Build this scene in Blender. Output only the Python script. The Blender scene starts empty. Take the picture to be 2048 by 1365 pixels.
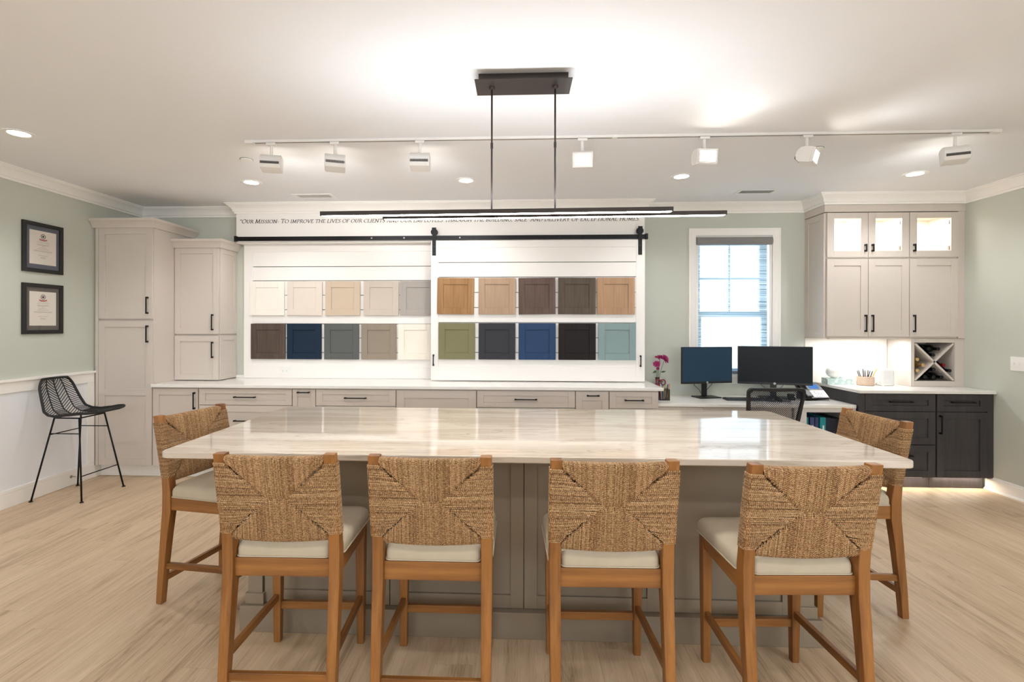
import bpy, bmesh, math, random
from mathutils import Vector, Matrix
PI = math.pi
random.seed(7)
SC = bpy.context.scene
COL = SC.collection

# ---------------------------------------------------------------- camera
F_PX = 995.66
cam_d = bpy.data.cameras.new('camera')
cam_d.sensor_width = 36.0
cam_d.lens = F_PX / 2048 * 36.0
cam_d.shift_x = (1024 - 992.62) / 2048
cam_d.shift_y = -(682.5 - 651.9) / 2048
cam_d.clip_start = 0.05
cam = bpy.data.objects.new('camera', cam_d)
COL.objects.link(cam)
cam.matrix_world = (Matrix.Translation((0, 0, 1.486)) @ Matrix.Rotation(0.0435, 4, 'Z')
                    @ Matrix.Rotation(PI / 2, 4, 'X') @ Matrix.Rotation(0.0018, 4, 'Z'))
SC.camera = cam
# ---------------------------------------------------------------- world, exposure
WORLD_STRENGTH = 3.9
EXPOSURE = 0.70
SPOT_W = 34.0
w = bpy.data.worlds.new('sky')
SC.world = w
w.use_nodes = True
bg = w.node_tree.nodes['Background']
bg.inputs['Color'].default_value = (0.84, 0.92, 1.0, 1)
bg.inputs['Strength'].default_value = WORLD_STRENGTH
SC.view_settings.view_transform = 'Standard'
SC.view_settings.look = 'None'
SC.view_settings.gamma = 1.0
SC.view_settings.use_curve_mapping = False
SC.view_settings.exposure = EXPOSURE
SC.cycles.max_bounces = 10
SC.cycles.diffuse_bounces = 6
SC.cycles.glossy_bounces = 4
SC.cycles.transparent_max_bounces = 12
SC.cycles.caustics_reflective = False
SC.cycles.caustics_refractive = False
SC.cycles.sample_clamp_indirect = 6.0
SC.cycles.use_denoising = True

def portal(name, loc, rot, sx, sy):
    l = bpy.data.lights.new(name, 'AREA'); l.shape = 'RECTANGLE'; l.size = sx; l.size_y = sy
    l.cycles.is_portal = True
    o = bpy.data.objects.new(name, l); COL.objects.link(o); o.location = loc; o.rotation_euler = rot
# an area light set as portal adds no light of its own; it only guides sampling of the sky through each opening
portal('window_daylight_portal', (2.255, 5.47, 1.71), (-PI / 2, 0, 0), 0.84, 1.5)
portal('rear_window_portal', (-2.1, -3.52, 1.75), (PI / 2, 0, 0), 2.6, 1.4)
portal('rear_window_portal', (2.1, -3.52, 1.75), (PI / 2, 0, 0), 2.6, 1.4)
portal('side_window_portal', (4.42, -1.2, 1.75), (0, PI / 2, 0), 1.4, 2.4)

# ---------------------------------------------------------------- materials
def lin(c):
    return tuple((v / 255 / 12.92) if v / 255 <= 0.04045 else ((v / 255 + 0.055) / 1.055) ** 2.4 for v in c) + (1,)
class N:
    def __init__(s, name):
        s.m = bpy.data.materials.new(name); s.m.use_nodes = True
        s.t = s.m.node_tree; s.p = s.t.nodes['Principled BSDF']; s.out = s.t.nodes['Material Output']
    def n(s, kind, **kw):
        nd = s.t.nodes.new(kind)
        for k, v in kw.items():
            if k.startswith('i_'):
                key = k[2:].replace('_', ' ')
                nd.inputs[key].default_value = v
            else: setattr(nd, k, v)
        return nd
    def l(s, a, b): s.t.links.new(a, b)
    def coords(s, scale=(1, 1, 1), rot=(0, 0, 0), kind='Object'):
        tc = s.n('ShaderNodeTexCoord'); mp = s.n('ShaderNodeMapping')
        mp.inputs['Scale'].default_value = scale; mp.inputs['Rotation'].default_value = rot
        s.l(tc.outputs[kind], mp.inputs['Vector']); return mp.outputs['Vector']
    def ramp(s, fac, stops):
        r = s.n('ShaderNodeValToRGB'); e = r.color_ramp.elements
        while len(e) < len(stops): e.new(0.5)
        for el, (p, c) in zip(e, stops): el.position = p; el.color = c
        s.l(fac, r.inputs['Fac']); return r.outputs['Color']
    def bump(s, h, strength=0.2, dist=0.002):
        b = s.n('ShaderNodeBump'); b.inputs['Strength'].default_value = strength; b.inputs['Distance'].default_value = dist
        s.l(h, b.inputs['Height']); s.l(b.outputs['Normal'], s.p.inputs['Normal'])
def paint(name, rgb, rough=0.5, metal=0, var=0.03, scale=3.0, bump=0.0):
    k = N(name); c = lin(rgb)
    v = k.coords((scale,) * 3)
    nz = k.n('ShaderNodeTexNoise', i_Scale=1.0, i_Detail=3.0); k.l(v, nz.inputs['Vector'])
    a = tuple(x * (1 - var) for x in c[:3]) + (1,); b = tuple(min(1, x * (1 + var)) for x in c[:3]) + (1,)
    k.l(k.ramp(nz.outputs['Fac'], [(0.3, a), (0.7, b)]), k.p.inputs['Base Color'])
    k.p.inputs['Roughness'].default_value = rough; k.p.inputs['Metallic'].default_value = metal
    if bump:
        n2 = k.n('ShaderNodeTexNoise', i_Scale=140.0, i_Detail=2.0); k.l(v, n2.inputs['Vector']); k.bump(n2.outputs['Fac'], bump, 0.001)
    return k.m
def wood(name, dark, light, rough=0.4, axis='z', fine=60.0, coarse=6.0, var=1.0):
    k = N(name)
    sc = {'x': (0.05, 1, 1), 'y': (1, 0.05, 1), 'z': (1, 1, 0.05)}[axis]
    v = k.coords(tuple(q * fine for q in sc)); v2 = k.coords(tuple(q * coarse for q in sc))
    a = k.n('ShaderNodeTexNoise', i_Scale=1.0, i_Detail=5.0, i_Roughness=0.65); k.l(v, a.inputs['Vector'])
    b = k.n('ShaderNodeTexNoise', i_Scale=1.0, i_Detail=2.0, i_Distortion=1.5); k.l(v2, b.inputs['Vector'])
    mx = k.n('ShaderNodeMath', operation='ADD'); k.l(a.outputs['Fac'], mx.inputs[0]); k.l(b.outputs['Fac'], mx.inputs[1])
    h = k.n('ShaderNodeMath', operation='MULTIPLY'); k.l(mx.outputs[0], h.inputs[0]); h.inputs[1].default_value = 0.5
    k.l(k.ramp(h.outputs[0], [(0.36, lin(dark)), (0.64, lin(light))]), k.p.inputs['Base Color'])
    k.p.inputs['Roughness'].default_value = rough
    k.bump(a.outputs['Fac'], 0.12, 0.001)
    return k.m
def emit(name, rgb, s):
    k = N(name); e = k.n('ShaderNodeEmission'); e.inputs['Color'].default_value = lin(rgb); e.inputs['Strength'].default_value = s
    k.l(e.outputs[0], k.out.inputs['Surface']); return k.m
M = {}
M['ceiling'] = paint('ceiling_paint', (238, 239, 242), 0.9, var=0.005)
M['trim'] = paint('white_trim_paint', (244, 241, 236), 0.4, var=0.005)
M['wainscot'] = paint('white_wainscot_paint', (236, 238, 242), 0.5, var=0.01)
M['sage'] = paint('sage_wall_paint', (197, 200, 189), 0.8, var=0.01, bump=0.05)
M['greige'] = paint('greige_cabinet_paint', (209, 199, 190), 0.38, var=0.01)
M['greige_in'] = paint('cabinet_interior', (240, 232, 220), 0.5, var=0.01)
M['island'] = paint('island_taupe_paint', (140, 126, 108), 0.4, var=0.015)
M['stain'] = wood('grey_brown_stain', (54, 51, 54), (72, 67, 69), 0.33, 'z', 70, 6)
M['panel'] = paint('white_panel_paint', (243, 239, 235), 0.3, var=0.006)
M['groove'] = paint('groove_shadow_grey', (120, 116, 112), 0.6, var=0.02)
M['quartz'] = paint('white_quartz', (240, 237, 232), 0.12, var=0.01, scale=8)
M['splash'] = paint('cream_backsplash', (238, 234, 226), 0.3, var=0.01)
M['black'] = paint('black_metal', (24, 24, 25), 0.4, 0.6, 0.05)
M['bronze'] = paint('dark_bronze_metal', (62, 54, 50), 0.38, 0.5, 0.05)
M['blackplastic'] = paint('black_plastic', (22, 23, 25), 0.4, 0, 0.05)
M['blackframe'] = paint('black_frame_wood', (26, 24, 24), 0.35, 0, 0.08)
M['white_plastic'] = paint('white_plastic', (240, 239, 236), 0.35, 0, 0.005)
M['white_metal'] = paint('white_powder_coat', (232, 229, 225), 0.4, 0, 0.01)
M['vent_dark'] = paint('vent_recess_grey', (96, 94, 92), 0.7, 0, 0.05)
M['steel'] = paint('brushed_steel', (170, 165, 160), 0.3, 0.9, 0.05)
M['lamp'] = emit('downlight_diffuser', (255, 250, 240), 14)
M['led'] = emit('led_strip_diffuser', (255, 252, 248), 26)
M['led_up'] = emit('led_uplight_diffuser', (246, 250, 255), 15)
M['heads'] = emit('track_head_diffuser', (255, 246, 232), 30)
M['heads_dim'] = emit('track_head_soft_diffuser', (255, 246, 232), 3)
M['fabric'] = paint('oatmeal_fabric', (190, 177, 155), 0.95, 0, 0.03, 20, 0.6)
M['stool_wood'] = wood('honey_stained_wood', (106, 64, 26), (162, 108, 54), 0.36, 'z', 45, 7)
M['stool_wood_x'] = wood('honey_stained_wood_rail', (106, 64, 26), (162, 108, 54), 0.36, 'x', 45, 7)
M['stool_wood_y'] = wood('honey_stained_wood_side', (106, 64, 26), (162, 108, 54), 0.36, 'y', 45, 7)

def rope_mat():
    k = N('twisted_seagrass_cord')
    g = k.n('ShaderNodeNewGeometry')
    uv = k.n('ShaderNodeUVMap'); sp = k.n('ShaderNodeSeparateXYZ'); k.l(uv.outputs[0], sp.inputs[0])
    a = k.n('ShaderNodeMath', operation='MULTIPLY_ADD'); k.l(sp.outputs[0], a.inputs[0]); a.inputs[1].default_value = 1 / 0.007
    k.l(sp.outputs[1], a.inputs[2])
    s = k.n('ShaderNodeMath', operation='MULTIPLY'); k.l(a.outputs[0], s.inputs[0]); s.inputs[1].default_value = 2 * PI
    sn = k.n('ShaderNodeMath', operation='SINE'); k.l(s.outputs[0], sn.inputs[0])
    tc = k.coords((170, 170, 170)); nz = k.n('ShaderNodeTexNoise', i_Scale=1.0, i_Detail=3.0); k.l(tc, nz.inputs['Vector'])
    m = k.n('ShaderNodeMath', operation='MULTIPLY_ADD'); k.l(sn.outputs[0], m.inputs[0]); m.inputs[1].default_value = 0.13
    k.l(nz.outputs['Fac'], m.inputs[2])
    r = k.n('ShaderNodeMath', operation='MULTIPLY_ADD'); k.l(g.outputs['Random Per Island'], r.inputs[0]); r.inputs[1].default_value = 0.22
    k.l(m.outputs[0], r.inputs[2])
    k.l(k.ramp(r.outputs[0], [(0.35, lin((104, 70, 40))), (0.62, lin((176, 134, 90))), (.92, lin((214, 180, 136)))]), k.p.inputs['Base Color'])
    k.p.inputs['Roughness'].default_value = 0.75
    k.bump(sn.outputs[0], 0.7, 0.0012)
    return k.m
M['rope'] = rope_mat()

def floor_mat():
    k = N('light_oak_plank_floor')
    tc = k.n('ShaderNodeTexCoord'); sp = k.n('ShaderNodeSeparateXYZ'); k.l(tc.outputs['Object'], sp.inputs[0])
    def math_(op, a, b=None, c=None):
        m = k.n('ShaderNodeMath', operation=op)
        for i, q in enumerate((a, b, c)):
            if q is None: continue
            if isinstance(q, (int, float)): m.inputs[i].default_value = q
            else: k.l(q, m.inputs[i])
        return m.outputs[0]
    W, L = 0.182, 1.5
    xr = math_('DIVIDE', sp.outputs[0], W)
    row = math_('FLOOR', xr)
    wn = k.n('ShaderNodeTexWhiteNoise', noise_dimensions='1D'); k.l(row, wn.inputs['W'])
    yo = math_('MULTIPLY_ADD', wn.outputs['Value'], 7.3, math_('DIVIDE', sp.outputs[1], L))
    colm = math_('FLOOR', yo)
    cb = k.n('ShaderNodeCombineXYZ'); k.l(row, cb.inputs[0]); k.l(colm, cb.inputs[1])
    pid = k.n('ShaderNodeTexWhiteNoise', noise_dimensions='2D'); k.l(cb.outputs[0], pid.inputs['Vector'])
    # grain, shifted per plank
    off = k.n('ShaderNodeVectorMath', operation='MULTIPLY_ADD'); k.l(pid.outputs['Color'], off.inputs[0])
    off.inputs[1].default_value = (40, 40, 40); k.l(tc.outputs['Object'], off.inputs[2])
    def grain(sc, detail, dist, rough=0.6):
        mp = k.n('ShaderNodeMapping'); mp.inputs['Scale'].default_value = sc; k.l(off.outputs[0], mp.inputs['Vector'])
        nz = k.n('ShaderNodeTexNoise', i_Scale=1.0, i_Detail=detail, i_Distortion=dist, i_Roughness=rough); k.l(mp.outputs[0], nz.inputs['Vector'])
        return nz.outputs['Fac']
    fine = grain((150, 5.0, 1), 4, 0.3)
    mid = grain((14, 0.9, 1), 4, 1.6)
    big = grain((4.5, 0.5, 1), 2, 1.0)
    rings = math_('SINE', math_('MULTIPLY', mid, 60.0))
    rr = math_('MULTIPLY', rings, 0.035)
    t = math_('MULTIPLY_ADD', fine, 0.34, math_('MULTIPLY', mid, 0.5))
    t = math_('ADD', t, rr)
    t = math_('MULTIPLY_ADD', big, 0.35, t)
    t = math_('MULTIPLY_ADD', pid.outputs['Value'], 0.05, t)
    col = k.ramp(t, [(0.44, lin((154, 130, 103))), (0.57, lin((194, 169, 138))), (0.78, lin((213, 190, 161)))])
    fx = math_('FRACT', xr); fy = math_('FRACT', yo)
    ex = math_('MINIMUM', fx, math_('SUBTRACT', 1.0, fx)); ey = math_('MULTIPLY', math_('MINIMUM', fy, math_('SUBTRACT', 1.0, fy)), L / W)
    e = math_('MINIMUM', ex, ey)
    seam = k.n('ShaderNodeMapRange'); k.l(e, seam.inputs[0]); seam.inputs[1].default_value = 0.0; seam.inputs[2].default_value = 0.012
    seam.inputs[3].default_value = 0.80; seam.inputs[4].default_value = 1.0
    mx = k.n('ShaderNodeMix', data_type='RGBA', blend_type='MULTIPLY'); mx.inputs[0].default_value = 1.0
    k.l(col, mx.inputs[6]); k.l(seam.outputs[0], mx.inputs[7])
    k.l(mx.outputs[2], k.p.inputs['Base Color'])
    k.p.inputs['Roughness'].default_value = 0.42
    k.bump(fine, 0.12, 0.001)
    return k.m
M['floor'] = floor_mat()

def stone_mat():
    k = N('veined_quartzite')
    v = k.coords((0.7, 5.5, 5.5), (0, 0, 0.03))
    a = k.n('ShaderNodeTexNoise', i_Scale=1.0, i_Detail=6.0, i_Distortion=1.3, i_Roughness=0.55); k.l(v, a.inputs['Vector'])
    v2 = k.coords((1.1, 16, 16), (0, 0, -0.02))
    b = k.n('ShaderNodeTexNoise', i_Scale=1.0, i_Detail=6.0, i_Distortion=0.8); k.l(v2, b.inputs['Vector'])
    base = k.ramp(a.outputs['Fac'], [(0.32, lin((192, 178, 162))), (0.5, lin((206, 193, 177))), (0.56, lin((213, 201, 187))), (0.7, lin((197, 184, 168)))])
    # thin veins where the noise crosses mid value
    d = k.n('ShaderNodeMath', operation='SUBTRACT'); k.l(b.outputs['Fac'], d.inputs[0]); d.inputs[1].default_value = 0.5
    ab = k.n('ShaderNodeMath', operation='ABSOLUTE'); k.l(d.outputs[0], ab.inputs[0])
    vein = k.ramp(ab.outputs[0], [(0.0, (.8, .8, .8, 1)), (0.016, (0, 0, 0, 1))])
    d2 = k.n('ShaderNodeMath', operation='SUBTRACT'); k.l(a.outputs['Fac'], d2.inputs[0]); d2.inputs[1].default_value = 0.47
    ab2 = k.n('ShaderNodeMath', operation='ABSOLUTE'); k.l(d2.outputs[0], ab2.inputs[0])
    vein2 = k.ramp(ab2.outputs[0], [(0.0, (1, 1, 1, 1)), (0.012, (0, 0, 0, 1))])
    mx = k.n('ShaderNodeMix', data_type='RGBA'); k.l(vein, mx.inputs[0]); k.l(base, mx.inputs[6]); mx.inputs[7].default_value = lin((184, 170, 151))
    s = k.n('ShaderNodeMath', operation='MULTIPLY'); k.l(vein2, s.inputs[0]); s.inputs[1].default_value = 0.55
    mx2 = k.n('ShaderNodeMix', data_type='RGBA'); k.l(s.outputs[0], mx2.inputs[0]); k.l(mx.outputs[2], mx2.inputs[6]); mx2.inputs[7].default_value = lin((150, 138, 124))
    k.l(mx2.outputs[2], k.p.inputs['Base Color'])
    k.p.inputs['Roughness'].default_value = 0.035
    k.p.inputs['IOR'].default_value = 1.55
    return k.m
M['stone'] = stone_mat()

def shade_mat():
    k = N('translucent_roller_shade')
    tc = k.coords((0.35, 1, 62)); nz = k.n('ShaderNodeTexNoise', i_Scale=1.0, i_Detail=3.0, i_Roughness=0.7); k.l(tc, nz.inputs['Vector'])
    col = k.ramp(nz.outputs['Fac'], [(0.40, lin((110, 140, 158))), (0.52, lin((182, 204, 216))), (0.64, lin((232, 240, 244)))])
    tr = k.n('ShaderNodeBsdfTranslucent'); k.l(col, tr.inputs[0])
    di = k.n('ShaderNodeBsdfDiffuse'); k.l(col, di.inputs[0])
    tp = k.n('ShaderNodeBsdfTransparent'); tp.inputs[0].default_value = (.93, .97, 1, 1)
    m1 = k.n('ShaderNodeMixShader'); m1.inputs[0].default_value = 0.78; k.l(tr.outputs[0], m1.inputs[1]); k.l(di.outputs[0], m1.inputs[2])
    m2 = k.n('ShaderNodeMixShader'); m2.inputs[0].default_value = 0.45; k.l(m1.outputs[0], m2.inputs[1]); k.l(tp.outputs[0], m2.inputs[2])
    k.l(m2.outputs[0], k.out.inputs['Surface']); return k.m
M['shade'] = shade_mat()
def glass_mat(name='clear_glass', tint=(1, 1, 1), refl=1.0):
    k = N(name)
    lw = k.n('ShaderNodeLayerWeight'); lw.inputs['Blend'].default_value = 0.5
    pw = k.n('ShaderNodeMath', operation='POWER'); k.l(lw.outputs['Facing'], pw.inputs[0]); pw.inputs[1].default_value = 5.0
    fr = k.n('ShaderNodeMath', operation='MULTIPLY_ADD'); k.l(pw.outputs[0], fr.inputs[0]); fr.inputs[1].default_value = 0.5; fr.inputs[2].default_value = 0.03
    tp = k.n('ShaderNodeBsdfTransparent'); tp.inputs[0].default_value = tint + (1,)
    gl = k.n('ShaderNodeBsdfGlossy'); gl.inputs['Roughness'].default_value = 0.02
    mx = k.n('ShaderNodeMixShader'); k.l(fr.outputs[0], mx.inputs[0]); k.l(tp.outputs[0], mx.inputs[1]); k.l(gl.outputs[0], mx.inputs[2])
    k.l(mx.outputs[0], k.out.inputs['Surface']); return k.m
M['glass'] = glass_mat()
def mesh_mat():
    k = N('office_mesh_fabric')
    v = k.coords((420, 420, 420))
    a = k.n('ShaderNodeSeparateXYZ'); k.l(v, a.inputs[0])
    def s(o):
        m = k.n('ShaderNodeMath', operation='SINE'); k.l(o, m.inputs[0]); return m.outputs[0]
    p = k.n('ShaderNodeMath', operation='MULTIPLY'); k.l(s(a.outputs[0]), p.inputs[0]); k.l(s(a.outputs[2]), p.inputs[1])
    g = k.n('ShaderNodeMath', operation='GREATER_THAN'); k.l(p.outputs[0], g.inputs[0]); g.inputs[1].default_value = 0.12
    tp = k.n('ShaderNodeBsdfTransparent'); df = k.n('ShaderNodeBsdfDiffuse'); df.inputs[0].default_value = lin((40, 42, 48))
    mx = k.n('ShaderNodeMixShader'); k.l(g.outputs[0], mx.inputs[0]); k.l(df.outputs[0], mx.inputs[1]); k.l(tp.outputs[0], mx.inputs[2])
    k.l(mx.outputs[0], k.out.inputs['Surface']); return k.m
M['mesh'] = mesh_mat()

# ---------------------------------------------------------------- mesh builder
def origin_of(o):
    v = Vector((0, 0, 0))
    while o is not None: v += o.location; o = o.parent
    return v
class MB:
    def __init__(s): s.v = []; s.f = []; s.uv = {}; s.closed = True
    def quad_box(s, P):
        b = len(s.v); s.v += [tuple(p) for p in P]
        for q in ((0, 1, 3, 2), (4, 6, 7, 5), (0, 4, 5, 1), (2, 3, 7, 6), (0, 2, 6, 4), (1, 5, 7, 3)):
            s.f.append(tuple(b + i for i in q))
    def box(s, x0, x1, y0, y1, z0, z1):
        s.quad_box([(x, y, z) for x in (x0, x1) for y in (y0, y1) for z in (z0, z1)]); return s
    def fbox(s, fr, a0, a1, b0, b1, c0, c1):
        O, U, Nn, W = fr
        s.quad_box([O + U * a + Nn * b + W * c for a in (a0, a1) for b in (b0, b1) for c in (c0, c1)]); return s
    def loft(s, rings, cap=True, close=True):
        b = len(s.v); n = len(rings[0])
        for r in rings: s.v += [tuple(p) for p in r]
        for i in range(len(rings) - 1):
            for j in range(n if close else n - 1):
                k = (j + 1) % n
                s.f.append((b + i * n + j, b + i * n + k, b + (i + 1) * n + k, b + (i + 1) * n + j))
        if cap:
            s.f.append(tuple(b + j for j in range(n))[::-1])
            s.f.append(tuple(b + (len(rings) - 1) * n + j for j in range(n)))
        return s
    def tube(s, pts, r, n=8, closed=False, cap=True, rs=None):
        pts = [Vector(p) for p in pts]; m = len(pts); b = len(s.v)
        up = None; dist = 0
        for i, p in enumerate(pts):
            if closed: d = (pts[(i + 1) % m] - pts[i - 1])
            else: d = pts[min(i + 1, m - 1)] - pts[max(i - 1, 0)]
            d.normalize()
            if up is None:
                up = Vector((0, 0, 1)) if abs(d.z) < 0.9 else Vector((1, 0, 0))
                up = (up - d * up.dot(d)).normalized()
            else:
                up = (up - d * up.dot(d))
                up = up.normalized() if up.length > 1e-6 else d.orthogonal().normalized()
            sd = d.cross(up); rr = rs[i] if rs else r
            if i: dist += (p - pts[i - 1]).length
            for j in range(n):
                a = 2 * PI * j / n
                s.uv[len(s.v)] = (dist, j / n)
                s.v.append(tuple(p + (up * math.cos(a) + sd * math.sin(a)) * rr))
        for i in range(m if closed else m - 1):
            i2 = (i + 1) % m
            for j in range(n):
                k = (j + 1) % n
                s.f.append((b + i * n + j, b + i2 * n + j, b + i2 * n + k, b + i * n + k))
        if cap and not closed:
            s.f.append(tuple(b + j for j in range(n))); s.f.append(tuple(b + (m - 1) * n + j for j in range(n))[::-1])
        return s
    def lathe(s, prof, n=24, c=(0, 0, 0), axis='z', cap=True):
        rings = []
        for r, h in prof:
            ring = []
            for j in range(n):
                a = 2 * PI * j / n; q = (r * math.cos(a), r * math.sin(a))
                if axis == 'z': p = (q[0], q[1], h)
                elif axis == 'y': p = (q[0], h, q[1])
                else: p = (h, q[0], q[1])
                ring.append((p[0] + c[0], p[1] + c[1], p[2] + c[2]))
            rings.append(ring)
        return s.loft(rings, cap)
    def prism(s, poly, z0, z1):
        return s.loft([[(x, y, z0) for x, y in poly], [(x, y, z1) for x, y in poly]])
    def build(s, name, mat, parent=None, bevel=0, smooth=False, seg=2, recalc=True, local=False):
        me = bpy.data.meshes.new(name)
        off = Vector((0, 0, 0)) if local else origin_of(parent)
        me.from_pydata([(x - off.x, y - off.y, z - off.z) for x, y, z in s.v], [], s.f)
        if s.uv:
            ul = me.uv_layers.new(name='UVMap')
            idx = [l.vertex_index for l in me.loops]
            for i, vi in enumerate(idx): ul.data[i].uv = s.uv.get(vi, (0, 0))
        if recalc:
            bm = bmesh.new(); bm.from_mesh(me); bmesh.ops.recalc_face_normals(bm, faces=bm.faces); bm.to_mesh(me); bm.free()
        if smooth:
            for p in me.polygons: p.use_smooth = True
        me.materials.append(mat)
        o = bpy.data.objects.new(name, me); COL.objects.link(o)
        if parent is not None: o.parent = parent
        if bevel:
            b = o.modifiers.new('bevel', 'BEVEL'); b.width = bevel; b.segments = seg; b.limit_method = 'ANGLE'; b.angle_limit = 0.6
            if smooth is False:
                for p in me.polygons: p.use_smooth = True
                b.harden_normals = True
        elif smooth == 'auto':
            pass
        return o
def smooth_by_angle(o, ang=0.6):
    me = o.data; bm = bmesh.new(); bm.from_mesh(me)
    for e in bm.edges:
        if len(e.link_faces) == 2 and e.calc_face_angle(0) > ang: e.smooth = False
    for f in bm.faces: f.smooth = True
    bm.to_mesh(me); bm.free(); return o
def empty(name, loc, label, cat, group=None, rz=0):
    o = bpy.data.objects.new(name, None); COL.objects.link(o); o.location = loc; o.rotation_euler = (0, 0, rz)
    o.empty_display_size = 0.1
    return tag(o, label, cat, group)
def tag(o, label, cat, group=None):
    o['label'] = label; o['category'] = cat
    if group: o['group'] = group
    return o
def struct(o): o['kind'] = 'structure'; return o
def recentre(o, loc):
    """move a top-level mesh's origin to loc"""
    v = Vector(loc); o.data.transform(Matrix.Translation(-v)); o.location = v; return o
def copy_tree(o, parent=None):
    c = o.copy(); COL.objects.link(c); c.parent = parent
    for ch in list(o.children): copy_tree(ch, c)
    return c
def add_light(name, kind, loc, rot, energy, parent=None, color=(.97, 0.98, 1), **kw):
    l = bpy.data.lights.new(name, kind); l.energy = energy; l.color = color
    for k_, v_ in kw.items(): setattr(l, k_, v_)
    o = bpy.data.objects.new(name, l); COL.objects.link(o); o.location = loc; o.rotation_euler = rot
    if parent is not None: o.parent = parent; o.location = Vector(loc) - origin_of(parent)
    return o
def frame_at(x, y, z, facing):
    U, Nn = {'-y': ((1, 0, 0), (0, -1, 0)), '+x': ((0, 1, 0), (1, 0, 0)), '-x': ((0, 1, 0), (-1, 0, 0)), '+y': ((1, 0, 0), (0, 1, 0))}[facing]
    return (Vector((x, y, z)), Vector(U), Vector(Nn), Vector((0, 0, 1)))
def sweep(path, prof, closed_path=False):
    """profile (out, z) swept along an XY path; out points to the right of travel; corners mitred"""
    n = len(path); rings = []
    for i in range(n):
        p = Vector(path[i]); nrm = []
        if i > 0: d = (p - Vector(path[i - 1])).normalized(); nrm.append(Vector((d.y, -d.x)))
        if i < n - 1: d = (Vector(path[i + 1]) - p).normalized(); nrm.append(Vector((d.y, -d.x)))
        if len(nrm) == 2:
            m = (nrm[0] + nrm[1]); m = m / m.dot(nrm[0]) if abs(m.dot(nrm[0])) > 1e-6 else nrm[0]
        else: m = nrm[0]
        rings.append([(p.x + m.x * o_, p.y + m.y * o_, z) for o_, z in prof])
    return rings

H_F = 4.682     # plane of the base cabinet door fronts
B = 5.312       # back wall
ZC = 2.771      # ceiling
XL, XR = -4.142, 4.294
REAR = -3.5
# ================================================================ the room
struct(MB().box(XL - .15, XR + .15, REAR - .15, B + .15, -.1, 0).build('floor', M['floor']))
struct(MB().box(XL - .15, XR + .15, REAR - .15, B + .15, ZC, ZC + .1).build('ceiling', M['ceiling']))
struct(MB().box(XL - .15, XL, REAR - .15, B + .15, 0, ZC).build('wall_left', M['sage']))
WX0, WX1, WZ0, WZ1 = 1.862, 2.648, .985, 2.432
wb = MB()
wb.box(XL, WX0, B, B + .16, 0, ZC); wb.box(WX1, XR, B, B + .16, 0, ZC)
wb.box(WX0, WX1, B, B + .16, 0, WZ0); wb.box(WX0, WX1, B, B + .16, WZ1, ZC)
struct(wb.build('wall_back', M['sage']))
wr = MB()   # right wall with a side window behind the camera
wr.box(XR, XR + .15, REAR - .15, -2.4, 0, ZC); wr.box(XR, XR + .15, 0.0, B + .15, 0, ZC)
wr.box(XR, XR + .15, -2.4, 0.0, 0, 1.05); wr.box(XR, XR + .15, -2.4, 0.0, 2.45, ZC)
struct(wr.build('wall_right', M['sage']))
we = MB()
for a, b_ in ((XL, -3.4), (-.8, .8), (3.4, XR)): we.box(a, b_, REAR - .15, REAR, 0, ZC)
for a, b_ in ((-3.4, -.8), (.8, 3.4)): we.box(a, b_, REAR - .15, REAR, 0, 1.05); we.box(a, b_, REAR - .15, REAR, 2.45, ZC)
struct(we.build('wall_rear', M['sage']))
# crown moulding
d, p = .105, .085
cp = [(0, ZC - d), (.014, ZC - d), (.016, ZC - d + .018), (.026, ZC - d + .022), (.034, ZC - .06), (.05, ZC - .038), (.066, ZC - .026), (.074, ZC - .02), (.074, ZC - .012), (p, ZC - .010), (p, ZC), (0, ZC)]
path = [(XL, REAR), (XL, B), (-2.987, B), (-2.987, 5.155), (1.295, 5.155), (1.295, B), (2.976, B), (2.976, 4.967), (XR, 4.967), (XR, REAR)]
mb = MB(); mb.loft(sweep(path, cp)); o = mb.build('trim_1', M['trim']); smooth_by_angle(o, .5); struct(o)
# baseboards
bp = [(0, 0), (.016, 0), (.016, .098), (.011, .104), (.011, .114), (.005, .122), (0, .124)]
shoe = [(.016, 0), (.030, 0), (.028, .01), (.022, .017), (.016, .019)]
mb = MB(); mb.loft(sweep([(XR, H_F + .07), (XR, REAR)], bp)); mb.loft(sweep([(XR, H_F + .07), (XR, REAR)], shoe)); struct(smooth_by_angle(mb.build('baseboard_right', M['trim']), .5))
# left wall: white wainscot, cap rail, flat rail, tall baseboard
mb = MB(); mb.box(XL, XL + .006, REAR, 4.68, 0, .93); struct(mb.build('trim_2', M['wainscot']))
mb = MB(); mb.box(XL, XL + .034, REAR, 4.682, 1.020, 1.042); mb.box(XL, XL + .018, REAR, 4.682, .93, 1.020); mb.box(XL + .006, XL + .018, 4.60, 4.682, .148, .93)
struct(mb.build('trim_3', M['trim'], bevel=.003))
mb = MB(); mb.box(XL, XL + .018, REAR, H_F + .075, 0, .117); mb.box(XL, XL + .018, REAR, 4.682, .117, .148); struct(mb.build('baseboard_left', M['trim'], bevel=.003))
struct(MB().box(XL + .019, 1.300, H_F + .062, H_F + .0755, 0, .018).build('trim_7', M['trim'], bevel=.006))
# boxed soffit over the sliding panel
struct(MB().box(-2.987, 1.295, 5.155, B, 2.358, ZC).build('trim_4', M['panel'], bevel=.002))

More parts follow.
